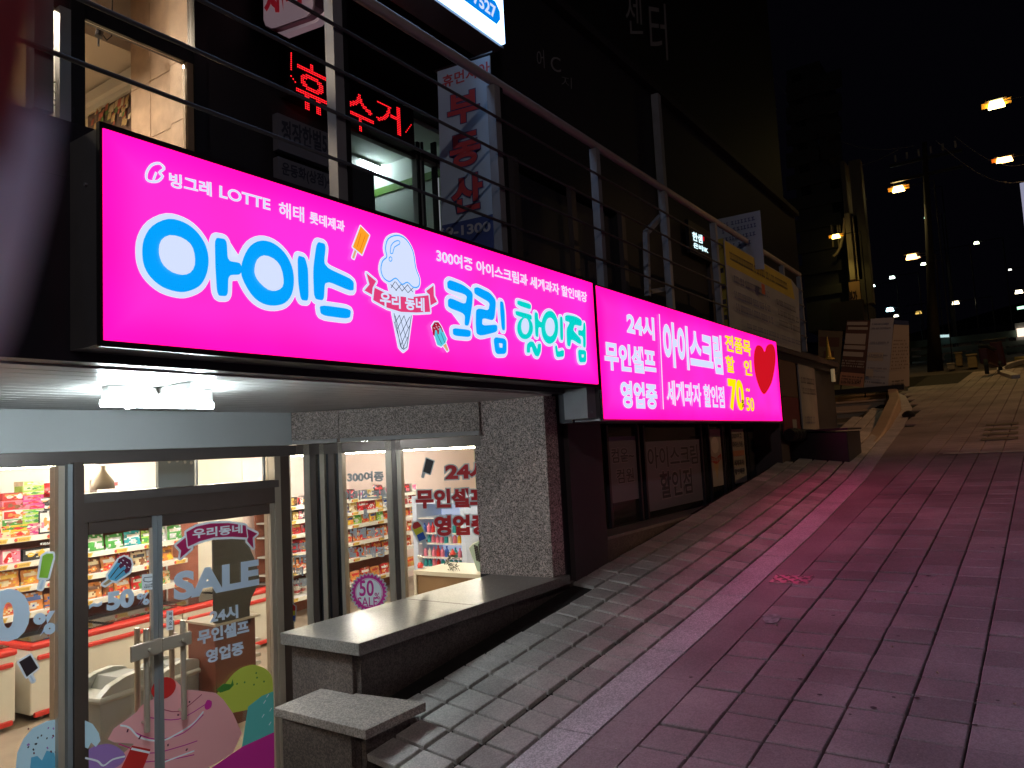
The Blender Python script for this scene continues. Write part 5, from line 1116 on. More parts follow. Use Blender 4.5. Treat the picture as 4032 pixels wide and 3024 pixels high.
# vertical banner
vf = XP(3.95); t = thing('vertical_banner', 'narrow pale blue vertical banner with big red outlined Korean letters beside the rail', 'banner', tuple(vf.p(*vf.at(1830, 560))))
P4 = [vf.at(*p) for p in ((1722, 282), (1928, 218), (1945, 1010), (1742, 1010))]
cloth = M('banner_pale_blue', (.46, .56, .68), .7, var=.08, scale=3)
MB().slab(vf, P4, -.01, 0).build('cloth', cloth, t); A = Art(vf, .001, .0004)
vr = M('banner_red', (.55, .06, .07), .6); vo = M('banner_navy', (.05, .06, .20), .6)
A.poly([(1741, 888), (1943, 842), (1946, 1010), (1742, 1010)], M('banner_blue', (.05, .08, .25), .6))
A.text('휴먼시아', vr, (1743, 350), (1930, 300), (1743, 300), bold=.02)
for ch, y0, y1, x0, x1 in (('부', 365, 500, 1765, 1890), ('동', 525, 670, 1775, 1895), ('산', 690, 845, 1782, 1905)):
    fr_ = vf; bl, br, tl = fr_.at(x0, y1), fr_.at(x1, y1 - 25), fr_.at(x0, y0 + 15); A.text(ch, vr, bl, br, tl, bold=.035, outline=vo, ow=.06, local=True)
A.text('269-1300', M('banner_grey_text', (.45, .45, .5), .6), (1700, 945), (1936, 930), (1700, 905), bold=.03); A.done('print', t)
MB().tube([vf.p(P4[0][0] - .02, P4[0][1] + .01, -.01), vf.p(P4[1][0] + .02, P4[1][1] + .015, -.01)], .012, 8).build('rod', blackm, t)
# balcony railing
rl = thing('balcony_railing', 'grey steel balcony railing with thick handrail and thin cables above the signs', 'railing', (6, 2.63, 1.2))
hr = M('handrail_steel', (.50, .42, .42), .4, metal=.2, var=.1)
MB().tube([(-3, 2.63, 2.335), (11.45, 2.63, 2.335)], .031, 12).build('handrail', hr, rl, smooth=True)
for x in (-1.5, -.17, 1.16, 2.485, 3.825, 5.17, 6.50, 7.83, 9.16, 10.49, 11.4):
    MB().box(x - .03, x + .03, 2.60, 2.66, 1.2, 2.30).build('post', greym, rl)
    if x in (2.485, 3.825): MB().box(x + .034, x + .062, 2.60, 2.66, 1.2, 2.30).build('post', blackm, rl)
for z in (2.07, 1.85, 1.63, 1.40): MB().tube([(-3, 2.585, z), (11.4, 2.585, z)], .009, 8).build('cable', M('cable_dark', (.10, .09, .10), .5, metal=.4), rl, smooth=True)
R2 = YP(2.7); b = MB()
pts = [T('a', *p) for p in ((320, 380), (120, 600), (140, 1290))]; pp = [R2.p(*R2.at(*p)) for p in pts]; b.bar(pp[0], pp[1], .045, .045).bar(pp[1], pp[2], .045, .045, up=(0, 1, 0)); q0, q1 = [R2.p(*R2.at(*T('a', *p))) for p in ((160, 1240), (390, 1200))]; b.bar(q0, q1, .04, .04)
b.build('brace', greym, rl)
# lit doorway beam to the right, small glowing shop sign
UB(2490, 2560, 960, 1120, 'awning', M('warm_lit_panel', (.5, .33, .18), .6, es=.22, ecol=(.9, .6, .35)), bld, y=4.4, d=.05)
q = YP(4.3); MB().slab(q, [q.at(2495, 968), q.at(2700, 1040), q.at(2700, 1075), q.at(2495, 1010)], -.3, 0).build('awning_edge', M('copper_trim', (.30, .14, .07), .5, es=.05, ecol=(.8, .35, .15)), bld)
gs = YP(3.78); t = thing('glowing_letter_sign', 'small glowing white Korean shop sign with a red dot on the dark wall upstairs', 'sign', tuple(gs.p(*gs.at(2755, 950))))
MB().fbox(gs, gs.at(2715, 950)[0], gs.at(2800, 950)[0], gs.at(2755, 1010)[1], gs.at(2755, 890)[1], -.05, 0).build('board', blackm, t); A = Art(gs, .002, .0003); cy = neon('lit_cyan_white', (215, 250, 255), 1.6)
A.text('한샘', cy, (628, 680), (735, 705), (625, 585), k='a', bold=.03); A.text('은비IK', cy, (638, 760), (798, 812), (636, 700), k='a', bold=.03); A.poly([(735, 640), (752, 645), (752, 690), (735, 685)], redL, k='a'); A.done('lettering', t)
# dim wall letters
dimw = M('dim_metal_letters', (.32, .30, .31), .5, metal=.1); A = Art(YP(3.9), .02, .0004)
A.text('어', dimw, (20, 600), (85, 600), (15, 440), k='u', bold=.0); A.text('C', dimw, (140, 620), (228, 640), (135, 490), k='u', bold=.0); A.text('지', dimw, (230, 760), (320, 780), (240, 670), k='u', bold=-.01) ; A.done('wall_letters', bld)
A = Art(YP(4.1), .02, .0004); A.text('센', dimw, (800, 300), (945, 300), (800, -40), k='u', bold=.0); A.text('터', dimw, (1015, 530), (1165, 530), (1015, 40), k='u', bold=.0); A.done('wall_letters', bld)
# banners on the end of the railing
yf = YP(2.56); t = thing('railing_banner', 'large yellow and grey printed banner tied along the end of the railing', 'banner', tuple(yf.p(*yf.at(3000, 1180))))
P4 = [yf.at(*T('a', *p)) for p in ((970, 690), (1700, 1075), (1775, 1150), (1810, 1830), (1010, 1600))]; P4 = [(P4[0][0], 2.13), (P4[1][0], 2.13), (P4[2][0], 2.05), (P4[3][0] - .05, 1.14), (P4[0][0] - .02, 1.14)]
MB().slab(yf, P4, -.008, 0).build('cloth', M('banner_grey', (.34, .34, .36), .7, var=.12, scale=3), t)
A = Art(yf, .001, .0004); yb = M('banner_yellow', (.50, .38, .06), .7, var=.12, scale=3); a0, a1 = P4[0][0], P4[1][0]
A.poly([(a0 + .02, 1.86), (a1 + .1, 1.86), (a1 - .02, 2.12), (a0 + .02, 2.12)], yb, local=True); bi = M('banner_ink', (.06, .05, .07), .7); bi2 = M('banner_blue_ink', (.08, .08, .20), .7)
def lines(A, a0, a1, z0, z1, m, n):
    # rows of print too small to read: short upright strokes
    h = (z1 - z0) / n
    for r in range(n):
        a = a0; zz = z1 - h * (r + .5)
        while a < a1:
            wd = random.uniform(.03, .055)
            A.line([(a, zz + h * .25), (a + wd * .6, zz + h * .25)], h * .10, m, local=True); A.line([(a, zz - h * .2), (a + wd * .7, zz - h * .18)], h * .12, m, local=True); A.line([(a + wd * .3, zz + h * .3), (a + wd * .3, zz - h * .25)], wd * .22, m, local=True)
            a += wd * random.choice((1, 1, 1, 1.8))
A.step = .0001
lines(A, a0 + .15, a1 - .3, 1.90, 2.06, bi, 1); lines(A, a0 + .2, a0 + 1.5, 1.66, 1.80, bi2, 1); lines(A, a0 + .15, a0 + 1.5, 1.34, 1.62, bi2, 2); lines(A, a0 + 1.75, a1 - .05, 1.35, 1.75, bi, 3); lines(A, a0 + .4, a1 - .1, 1.18, 1.28, bi2, 1)
A.poly([(a0 + 1.02, 1.68), (a0 + 1.15, 1.68), (a0 + 1.15, 1.8), (a0 + 1.02, 1.8)], M('dim_orange', (.5, .12, .05), .7), local=True); A.done('print', t)
sf_ = XP(7.98); t = thing('railing_banner', 'narrow yellow printed banner turned side on at the start of the railing banners', 'banner', tuple(sf_.p(*sf_.at(2830, 1100)))); c0, c1 = sf_.at(2806, 1000)[0], sf_.at(2852, 1000)[0]
MB().fbox(sf_, c0, c1, 1.14, 2.16, -.006, 0).build('cloth', yb, t)
A = Art(sf_, .001, .0004)
for k in range(4): z = 1.3 + .17 * k; A.line([(c0 + .02, z), (c1 - .02, z)], .05, bi, local=True)
A.done('print', t)
wf_ = XP(9.0); t = thing('railing_banner', 'white and blue banner with mirrored lettering standing behind the handrail', 'banner', tuple(wf_.p(*wf_.at(2920, 930))))
MB().slab(wf_, [wf_.at(*p) for p in ((2815, 866), (2992, 828), (3010, 1060), (2820, 1060))], -.008, 0).build('cloth', M('banner_white_blue', (.42, .44, .52), .7), t)
A = Art(wf_, .001, .0004)
for py in (885, 912, 945, 975): a0_, z = wf_.at(2845, py + 6); a1_ = wf_.at(2975, py)[0]; lines(A, a0_, a1_, z - .03, z + .05, bi2, 1)
A.done('print', t)
# ================================================================== RECESSED WINDOWS WITH POSTERS
WY = YP(3.01)
def poster(label, q, fn, m, off=.0):
    P4 = [WY.at(*p) for p in q]; a0, a1 = P4[0][0], P4[1][0]; z1 = P4[0][1]; z0 = P4[3][1]
    t = thing('window_poster', label, 'poster', tuple(WY.p((a0 + a1) / 2, z0)), 'posters in the dark side windows')
    MB().fbox(WY, a0, a1, z0, z1, -.001, .006).build('sheet', m, t); A = Art(WY, .0065, .0003); fn(A, a0, a1, z0, z1); A.done('print', t)
    fo = YP(2.998); MB().fbox(WY, a0 - .04, a0 - .005, z0 - .25, .17, 0, .03).build('mullion', facade_dk, bld); MB().fbox(WY, a1 + .005, a1 + .04, z0 - .25, .17, 0, .03).build('mullion', facade_dk, bld)
pg = M('poster_film_grey', (.17, .16, .22), .35); pg2 = M('poster_film_pale', (.42, .38, .36), .45); pk = M('poster_outline', (.30, .26, .34), .5); pkk = M('poster_ink', (.05, .045, .07), .5)
def f1(A, a0, a1, z0, z1):
    w = a1 - a0; h = z1 - z0; A.text('컴온~', pkk, (a0 + .12 * w, z0 + .60 * h), (a1 - .1 * w, z0 + .60 * h), (a0 + .12 * w, z0 + .82 * h), bold=.012, outline=pk, ow=.06, local=True); A.text('컴원', pkk, (a0 + .25 * w, z0 + .28 * h), (a1 - .15 * w, z0 + .28 * h), (a0 + .25 * w, z0 + .5 * h), bold=.012, outline=pk, ow=.06, local=True)
def f2(A, a0, a1, z0, z1):
    w = a1 - a0; h = z1 - z0; A.text('아이스크림', pkk, (a0 + .05 * w, z0 + .60 * h), (a1 - .05 * w, z0 + .60 * h), (a0 + .05 * w, z0 + .92 * h), bold=.018, outline=pk, ow=.05, local=True); A.text('할인점', pkk, (a0 + .22 * w, z0 + .15 * h), (a1 - .2 * w, z0 + .15 * h), (a0 + .22 * w, z0 + .55 * h), bold=.02, outline=pk, ow=.055, local=True)
def f3(A, a0, a1, z0, z1):
    w = a1 - a0; h = z1 - z0; ce = (a0 + a1) / 2; A.poly([(ce + w * .30 * math.cos(t), z0 + .72 * h + .15 * h * math.sin(t)) for t in [k * math.pi / 8 for k in range(16)]], M('scoop_film', (.62, .58, .55), .5), local=True)
    A.poly([(ce - .22 * w, z0 + .42 * h), (ce + .22 * w, z0 + .42 * h), (ce, z0 + .10 * h)], M('cone_film', (.50, .38, .20), .5), local=True); A.poly([(a0 + .06 * w, z0 + .44 * h), (ce, z0 + .38 * h), (a1 - .06 * w, z0 + .46 * h), (a1 - .06 * w, z0 + .56 * h), (ce, z0 + .49 * h), (a0 + .06 * w, z0 + .54 * h)], M('ribbon_film', (.42, .05, .05), .5), local=True)
    A.text('우리동네', pg2, (a0 + .14 * w, z0 + .42 * h), (a1 - .14 * w, z0 + .44 * h), (a0 + .14 * w, z0 + .50 * h), bold=.03, local=True)
def f4(A, a0, a1, z0, z1):
    w = a1 - a0; h = z1 - z0
    for st, y in (('300여종', .82), ('아이스크림', .66), ('세계과자', .32), ('할인매장', .16)): A.text(st, pkk, (a0 + .14 * w, z0 + y * h), (a1 - .14 * w, z0 + y * h), (a0 + .14 * w, z0 + (y + .11) * h), bold=.035, local=True)
    A.poly([(a0 + .08 * w, z0 + .50 * h), (a1 - .08 * w, z0 + .50 * h), (a1 - .08 * w, z0 + .60 * h), (a0 + .08 * w, z0 + .60 * h)], M('salmon_film', (.50, .22, .15), .5), local=True)
poster('dim grey poster with two short outlined words in the first side window', ((2385, 1720), (2500, 1740), (2508, 1975), (2395, 1985)), f1, pg)
poster('wide dim grey poster with large outlined lettering in the second side window', ((2530, 1740), (2752, 1760), (2750, 1990), (2560, 2015)), f2, pg)
poster('narrow pale poster showing an ice cream cone with a red ribbon', ((2783, 1690), (2833, 1700), (2845, 1908), (2793, 1920)), f3, pg2)
poster('narrow pale poster with four dark lines of lettering beside the cone poster', ((2870, 1690), (2925, 1700), (2936, 1897), (2878, 1908)), f4, pg2)
for x0, x1 in ((5.24, 6.4), (6.45, 8.05), (8.1, 8.8), (8.85, 9.7)): MB().box(x0, x1, 3.012, 3.018, -.68, .9).build('pane', pane_dk, bld)
# boards, pipe and planter on the wall past the windows
bf = YP(2.655); b0 = M('notice_white', (.36, .33, .32), .6, var=.15, scale=3)
t = thing('notice_board', 'tall pale notice board with dim lettering on the street wall past the signs', 'board', (11.3, 2.6, .1)); a0, a1 = 11.0, 11.95
MB().fbox(bf, a0, a1, .08, 1.08, -.01, .01).build('board', b0, t); A = Art(bf, .011, .0002); lines(A, a0 + .1, a1 - .1, .55, .85, M('faint_ink', (.12, .10, .12), .7), 2); A.text('OPEN', bi2, (a0 + .1, .16), (a0 + .6, .16), (a0 + .1, .27), bold=.04, local=True) if 0 else lines(A, a0 + .08, a0 + .6, .12, .30, bi2, 1); A.done('print', t)
t = thing('notice_board', 'dark wooden notice board with a reddish lower half beside the pale board', 'board', (10.4, 2.6, .2)); MB().fbox(bf, 10.02, 10.85, .52, 1.08, -.01, .01).build('board', M('board_brown', (.14, .08, .06), .6), t); MB().fbox(bf, 10.02, 10.85, .02, .515, -.01, .01).build('board', M('board_red', (.16, .03, .04), .6), t)
MB().fbox(bf, 10.45, 10.65, .1, .22, .011, .013).build('label', b0, t)
t = thing('exhaust_pipe', 'black flexible duct sticking out of the wall below the notice board', 'duct', (10.6, 2.5, .0)); b = MB(); r = []; pts = []
for i in range(24): pts.append((9.9 + .075 * i, 2.56 - .004 * i, .02 - .002 * i)); r.append(.075 + .012 * (i % 2))
b.tube(pts, r, 12).build('duct', blackm, t)
MB().bar((9.6, 2.62, 1.12), (13.4, 2.62, 1.12), .09, .07).build('ledge', facade_m, bld)
t = thing('traffic_cone', 'small yellow cone upside hanging at the corner of the wall ledge', 'cone', (13.0, 2.5, .98)); MB().lathe((12.7, 2.58, 1.17), [(.085, 0), (.08, .02), (.045, .03), (.008, .36)], 14).build('cone', M('cone_yellow', (.55, .38, .05), .6), t, smooth=False)
t['label'] = 'small yellow cone standing on the corner of the wall ledge'
t = thing('wall_lamp', 'small pale lamp bulb below the yellow cone', 'lamp', (12.75, 2.5, .9)); MB().tube([(12.75, 2.55, .82), (12.75, 2.55, 1.02)], .03, 8).build('bulb', M('pale_bulb', (.5, .4, .25), .5, es=.12, ecol=(1, .75, .4)), t)
pl = thing('planter_box', 'black box standing on the tiles against the street wall', 'box', (10.6, 2.2, gz(10.5)))
MB().hexa([(10.42, 1.98, zs(10.42, 1.98) - .04), (11.3, 1.98, zs(11.3, 1.98) - .04), (11.3, 2.68, -.32), (10.42, 2.68, -.42), (10.42, 1.98, .02), (11.3, 1.98, .03), (11.3, 2.68, .04), (10.42, 2.68, .03)]).build('body', blackm, pl, bevel=.01)
MB().box(10.40, 11.32, 1.96, 2.70, .045, .07).build('lid', blackm, pl)
# curved stone steps and retaining wall beyond
st = thing('stone_steps', 'tan stone steps running up from the pavement edge to the next forecourt', 'steps', (17, 3, .3)); sandm = M('tan_stone', (.55, .43, .32), .7, var=.15, scale=2)
for i, (x0, z0, z1, y0) in enumerate(((15.2, -.3, .20, 2.12), (17.0, .201, .46, 2.34), (18.6, .461, .72, 2.60), (20.6, .721, .95, 2.95))):
    MB().box(x0, 27, y0, 8, z0, z1 - .05).build('riser', sandm, st); MB().box(x0 - .05, 27, y0 - .04, 8, z1 - .049, z1).build('tread', sandm, st, bevel=.015)
b = MB(); prev = None
for k in range(37):
    x = 12.4 + k * .25; y = ky(x) + .01; h = min(.34, max(.01, (x - 12.8) * .055)); ring = [(x, y, gz(x) - .25), (x, y + .20, gz(x) - .25), (x, y + .20, gz(x) + h), (x, y + .03, gz(x) + h), (x, y, gz(x) + h - .02)]
    if prev:
        i = len(b.v); b.v += prev + ring
        for q in range(5): b.f.append([i + q, i + (q + 1) % 5, i + 5 + (q + 1) % 5, i + 5 + q]); b.mi.append(0)
    prev = ring
b.build('edge_wall', sandm, st)
# standing banners on the forecourt
BP = XP(19.0)
def stand(label, q, m, extra):
    P4 = [BP.at(*p) for p in q]; t = thing('standing_banner', label, 'banner', tuple(BP.p(*P4[3])), 'advertising banners on the forecourt')
    pn = MB().slab(BP, P4, -.03, 0).build('panel', m, t); A = Art(BP, .002, .0006); extra(A, P4); A.done('print', pn)
    MB().tube([BP.p(P4[0][0], P4[0][1] + .02, -.04), BP.p(P4[3][0], P4[3][1] - .2, -.04)], .015, 6).build('pole', blackm, t)
def rel(P4, u, v): 
    t = (P4[0][0] + (P4[1][0] - P4[0][0]) * u, P4[0][1] + (P4[1][1] - P4[0][1]) * u); b_ = (P4[3][0] + (P4[2][0] - P4[3][0]) * u, P4[3][1] + (P4[2][1] - P4[3][1]) * u)
    return (t[0] + (b_[0] - t[0]) * v, t[1] + (b_[1] - t[1]) * v)
def blk(A, P4, u0, u1, v0, v1, m): A.poly([rel(P4, u0, v0), rel(P4, u1, v0), rel(P4, u1, v1), rel(P4, u0, v1)], m, local=True)
def rows(A, P4, u0, u1, vs, m, h=.012, dash=.05):
    for v in vs:
        u = u0
        while u < u1 - dash * .5:
            blk(A, P4, u, u + dash * .55, v - h, v + h, m); u += dash * random.choice((1, 1, 1.7))
n1 = M('bn_olive', (.14, .12, .08), .7); n2 = M('bn_brown', (.10, .05, .04), .7); n3 = M('bn_ink', (.04, .03, .03), .7); n4 = M('bn_pale', (.45, .42, .38), .7); n5 = M('bn_salmon', (.50, .27, .18), .7); n6 = M('bn_blue_grey', (.42, .45, .52), .7); n7 = M('bn_cream', (.55, .46, .34), .7); n8 = M('bn_navy', (.04, .06, .14), .7)
stand('dim olive standing banner with food pictures, first on the forecourt', ((3222, 1300), (3318, 1305), (3300, 1510), (3222, 1515)), n1, lambda A, P: (blk(A, P, .05, .9, .12, .3, n2), blk(A, P, .25, .7, .38, .55, n2), blk(A, P, .25, .7, .58, .72, n3), rows(A, P, .1, .9, (.8, .86), n3)))
stand('dark brown standing banner with salmon foot carrying a phone number', ((3335, 1262), (3428, 1262), (3400, 1525), (3305, 1515)), n2, lambda A, P: (blk(A, P, .02, .88, .02, .07, n4), blk(A, P, .08, .92, .1, .14, n4), blk(A, P, .02, .88, .2, .36, n4), blk(A, P, .0, .9, .38, .44, n4), blk(A, P, 0, .85, .48, .55, n4), rows(A, P, 0, .95, (.62, .66, .7), n4), blk(A, P, 0, 1, .8, 1, n5), rows(A, P, .08, .95, (.86, .9), n3), A.text('010-7615-3347', n3, rel(P, .08, .98), rel(P, .92, .98), rel(P, .08, .93), bold=.03, local=True)))
stand('blue grey standing banner with a pale lower block', ((3428, 1255), (3520, 1250), (3495, 1540), (3402, 1530)), n6, lambda A, P: (blk(A, P, .02, .7, .48, .6, n4), rows(A, P, .1, .9, (.08, .14, .34, .52, .7, .82), M('bn_slate', (.2, .2, .28), .7)), blk(A, P, .02, .35, .72, .82, n4), rows(A, P, .05, .95, (.9,), n8)))
stand('cream standing banner with rows of small dark prints, rightmost on the forecourt', ((3520, 1275), (3578, 1278), (3580, 1520), (3495, 1530)), n7, lambda A, P: (blk(A, P, 0, 1, -.06, .01, n8), rows(A, P, .1, .95, [.26 + .055 * k for k in range(9)], M('bn_tan_ink', (.24, .17, .12), .7), .009, .11), rows(A, P, .2, .8, (.9, .95), n3)))
b = MB(); b.fbox(BP, BP.at(3225, 1500)[0], BP.at(3560, 1500)[0], .9, 1.02, -.5, .15); t = b.build('banner_base', blackm, None); tag(t, 'long low black base under the standing banners', 'base')
# ================================================================== STREET BEYOND
def far_pt(px, py, d): return RM @ (cvec(px, py)) * d
def ground_pt(px, py): r = RM @ cvec(px, py); return r * (-1.6 / (r.z - SL * r.x))
# electricity pole
pb = ground_pt(3682, 1455); pt_ = far_pt(3640, 560, pb.length * 1.02)
pole = thing('utility_pole', 'tall dark utility pole rising above the far junction', 'pole', tuple(pb)); H = 11.0
MB().tube([pb + Vector((0, 0, -.2)), pb.lerp(pt_, .3), pt_], [.28, .16, .08], 14).build('shaft', M('pole_concrete', (.022, .02, .02), .8, var=.2), pole, smooth=True)
for h in (H * .93, H * .86): MB().bar(pb.lerp(pt_, h / H) + Vector((0, -1.2, 0)), pb.lerp(pt_, h / H) + Vector((0, 1.2, 0)), .1, .1).build('crossarm', blackm, pole)
b = MB()
for k in range(6): b.tube([pb.lerp(pt_, .94) + Vector((0, -1 + .4 * k, .06)), pb.lerp(pt_, .94) + Vector((0, -1 + .4 * k, .3))], .04, 6)
b.build('insulator', greym, pole)
for k, (dy, q) in enumerate(((-1, (4300, 380)), (-.4, (4300, 520)), (.3, (3000, 250)), (.9, (3050, 420)))):
    a_ = pb.lerp(pt_, .96) + Vector((0, dy, .3)); e_ = far_pt(*q, 30 if k < 2 else 40); pts = []
    for j in range(13): u = j / 12; pts.append(a_.lerp(e_, u) - Vector((0, 0, 1.6 * math.sin(math.pi * u))))
    o = MB().tube(pts, .014, 5).build('overhead_cable', greym); tag(o, ('upper black cable sagging from the utility pole to the right edge', 'lower black cable sagging from the utility pole to the right edge', 'upper cable sagging from the utility pole towards the tower', 'lower cable sagging from the utility pole towards the tower')[k], 'cable', 'overhead cables')
# street lamps: each head, arm and pole stand where the road goes
def street_lamp(px, py, d, col, es, size, label, watts=0, arm=1):
    h = far_pt(px, py, d); base = Vector((h.x, h.y - .9 * size * arm * 3, min(gz(h.x), h.z - 4) if h.x < 150 else h.z - 7)); t = thing('street_lamp', label, 'street lamp', tuple(base), 'street lamps along the uphill road')
    pl = h + Vector((0, -.9 * size * arm * 3, .15 * size)); MB().tube([base, pl], .018 * d / 30, 6).tube([pl, h + Vector((0, 0, .12 * size))], .014 * d / 30, 6).build('pole', blackm, t)
    m = neon('lamp_%d_%d_%d_%d' % (*col, int(es)), col, es)
    size *= 1.5 if d < 40 else .9
    if watts: MB().box(h.x + .02, h.x + .1 * size, h.y - .55 * size, h.y + .55 * size, h.z - .02 * size, h.z + .2 * size).build('halo_panel', neon('halo_panel_%d_%d' % col[:2], (col[0], int(col[1] * .72), int(col[2] * .35)), .3), t)  # glowing panel added behind the lens to imitate the lamp's halo
    q = [h + Vector((x * .3 * size, y * .62 * size, z * .22 * size)) for z in (-.5, .5) for x, y in ((-.5, -.5), (.5, -.5), (.5, .5), (-.5, .5))]
    for k in range(4, 8): q[k] = h + (q[k] - h) * .75 + Vector((0, 0, .08 * size))
    MB().hexa(q).build('lens', m, t); MB().box(h.x - .2 * size, h.x + .2 * size, h.y - .4 * size, h.y + .4 * size, h.z + .18 * size, h.z + .26 * size).build('housing', blackm, t)
    if watts:
        l = bpy.data.lights.new('lamp_light', 'SPOT'); l.energy = watts; l.color = S(*col) if col[2] > 80 else S(*col); l.spot_size = math.radians(115); l.spot_blend = .6; l.shadow_soft_size = .15 * size
        lo = bpy.data.objects.new('lamp_light', l); C.objects.link(lo); lo.location = h + Vector((0, 0, -.3 * size)); 
for a in ((3923, 413, 26, (255, 236, 150), 14, .42, 'brightest pale yellow street lamp near the upper right edge', 160), (3945, 631, 30, (255, 190, 110), 12, .34, 'left of the two orange lamps burning side by side at the right', 260), (3965, 629, 30, (255, 190, 110), 12, .34, 'right of the two orange lamps burning side by side at the right', 0),
          (3538, 746, 34, (255, 222, 140), 12, .45, 'yellow street lamp hanging alone left of the utility pole', 130), (3292, 932, 30, (255, 228, 120), 9, .3, 'greenish yellow lamp burning against the tower facade', 30), (3845, 957, 55, (240, 255, 200), 9, .5, 'pale green white street lamp below the orange pair', 0),
          (3590, 1013, 70, (255, 190, 110), 8, 1.5, 'orange lamp topping the cluster left of the utility pole', 0), (3636, 1040, 75, (235, 250, 215), 9, .7, 'white lamp just below the orange one near the pole', 0), (3513, 1093, 80, (225, 250, 235), 9, .8, 'cool white lamp left of the cluster by the pole', 0),
          (3436, 1126, 85, (225, 250, 240), 8, .8, 'small cool white lamp beside the orange lit wall', 0), (3504, 1220, 50, (190, 250, 255), 14, .7, 'bluish white flood lamp above the standing banners', 0), (3529, 1244, 55, (255, 250, 220), 5, .5, 'small warm lamp right under the bluish flood lamp', 0),
          (3763, 1193, 70, (255, 236, 190), 6, .9, 'small lamp right of the utility pole', 0), (4012, 1150, 60, (255, 240, 200), 6, .8, 'small warm lamp at the right edge', 0), (3617, 1232, 60, (220, 180, 90), 1.5, .7, 'dim amber lamp low beside the pole', 0), (3654, 747, 60, (255, 220, 180), 3, .3, 'tiny light halfway up beside the pole', 0), (3645, 857, 60, (200, 255, 225), 3, .35, 'tiny greenish signal light by the pole', 0), (3977, 1062, 60, (240, 240, 230), 3, .35, 'tiny white light near the right edge', 0), (3657, 1012, 75, (255, 190, 150), 4, .5, 'tiny orange light touching the pole', 0), (3617, 1013, 72, (255, 200, 150), 3, .45, 'tiny orange light beside the topmost cluster lamp', 0)):
    street_lamp(*a)
# pale lit van or kiosk front at the right edge, green bus shelter roof strip
kp = far_pt(4010, 1305, 42); t = thing('lit_shop_window', 'small brightly lit shop window far off at the right edge', 'shop window', tuple(kp)); f = XP(kp.x)
MB().fbox(f, *sorted((f.at(4004, 1305)[0], f.at(4040, 1305)[0])), f.at(4010, 1325)[1], f.at(4010, 1293)[1], -.2, 0).build('window', neon('far_window_glow', (255, 225, 200), 1.6), t); MB().fbox(f, f.at(3998, 1305)[0], f.at(4060, 1305)[0], f.at(4010, 1400)[1], f.at(4010, 1270)[1], -1.2, -.21).build('wall', M('far_white_wall', (.3, .32, .32), .7), t)
MB().bar(f.p(*f.at(4005, 1214)), f.p(*f.at(4060, 1205)), .1, .12).build('light_strip', neon('green_strip', (190, 255, 215), 2.0), t)
lb_f = XP(18.0); t = thing('light_board', 'tall blue and white edge lit board cut by the right frame edge', 'board', tuple(lb_f.p(*lb_f.at(4026, 800)))); MB().fbox(lb_f, lb_f.at(4024, 800)[0], lb_f.at(4080, 800)[0], lb_f.at(4030, 1010)[1], lb_f.at(4030, 718)[1], -.1, 0).build('panel', M('dim_lit_board', (.4, .4, .55), .5, es=.35, ecol=(.7, .72, 1)), t)
# guard fence along the upper road
gp = [ground_pt(x, y) for x, y in ((3480, 1392), (3700, 1398), (4100, 1404))]
f = XP(42); fe = thing('guard_fence', 'long green metal roadside fence across the far road', 'fence', (42, 2, gz(42)))
aL_, aR_ = f.at(3460, 1350)[0], f.at(4120, 1350)[0]; fm = M('green_fence_paint', (.09, .15, .125), .5, var=.2, scale=1)
zt, zm, zb = f.at(3800, 1322)[1], f.at(3800, 1362)[1], f.at(3800, 1405)[1]
MB().fbox(f, aL_, aR_, zt - .32, zt, 0, .06).build('top_rail', fm, fe); MB().fbox(f, aL_, aR_, zm - .22, zm, 0, .06).build('middle_rail', M('green_fence_light', (.16, .22, .19), .5), fe); MB().fbox(f, aL_, aR_, zb, zb + .2, 0, .06).build('bottom_rail', fm, fe)
a = aL_
while a < aR_: MB().fbox(f, a - .06, a + .06, gz(42) - .3, zt + .02, -.06, -.001).build('post', fm, fe); a += 1.35
rf = XP(41.5); p0 = rf.p(*rf.at(3700, 1324)); p1 = rf.p(*rf.at(3740, 1322)); o = MB().bar(p0, p1, .08, .12).build('fence_light', neon('fence_strip_glow', (200, 235, 235), .9)); tag(o, 'short pale light strip on top of the green fence by the pole', 'light')
# traffic island kerb, manhole lids, crates, scooter
o = MB().hexa([tuple(Vector((x, y, gz(x) + z))) for z in (0, .16) for x, y in ((30, -.5), (33.5, .4), (33.8, .1), (30.4, -1.4))]).build('kerb_island', M('faded_yellow_paint', (.35, .28, .10), .8, var=.3)); tag(o, 'faded yellow traffic island kerb at the right edge', 'kerb')
b = MB(); prev = None
for k in range(14):
    t_ = k / 13; x = 24 + 9 * t_; y = 0.2 + 1.2 * math.sin(t_ * 2.2) - 1.3 * t_; q = (x, y)
    if prev: b.hexa([(prev[0], prev[1], gz(prev[0]) - .05), (x, y, gz(x) - .05), (x, y + .2, gz(x) - .05), (prev[0], prev[1] + .2, gz(prev[0]) - .05), (prev[0], prev[1], gz(prev[0]) + .10), (x, y, gz(x) + .10), (x, y + .2, gz(x) + .10), (prev[0], prev[1] + .2, gz(prev[0]) + .10)])
    prev = q
b.build('kerb', kerb_m, kind='structure')
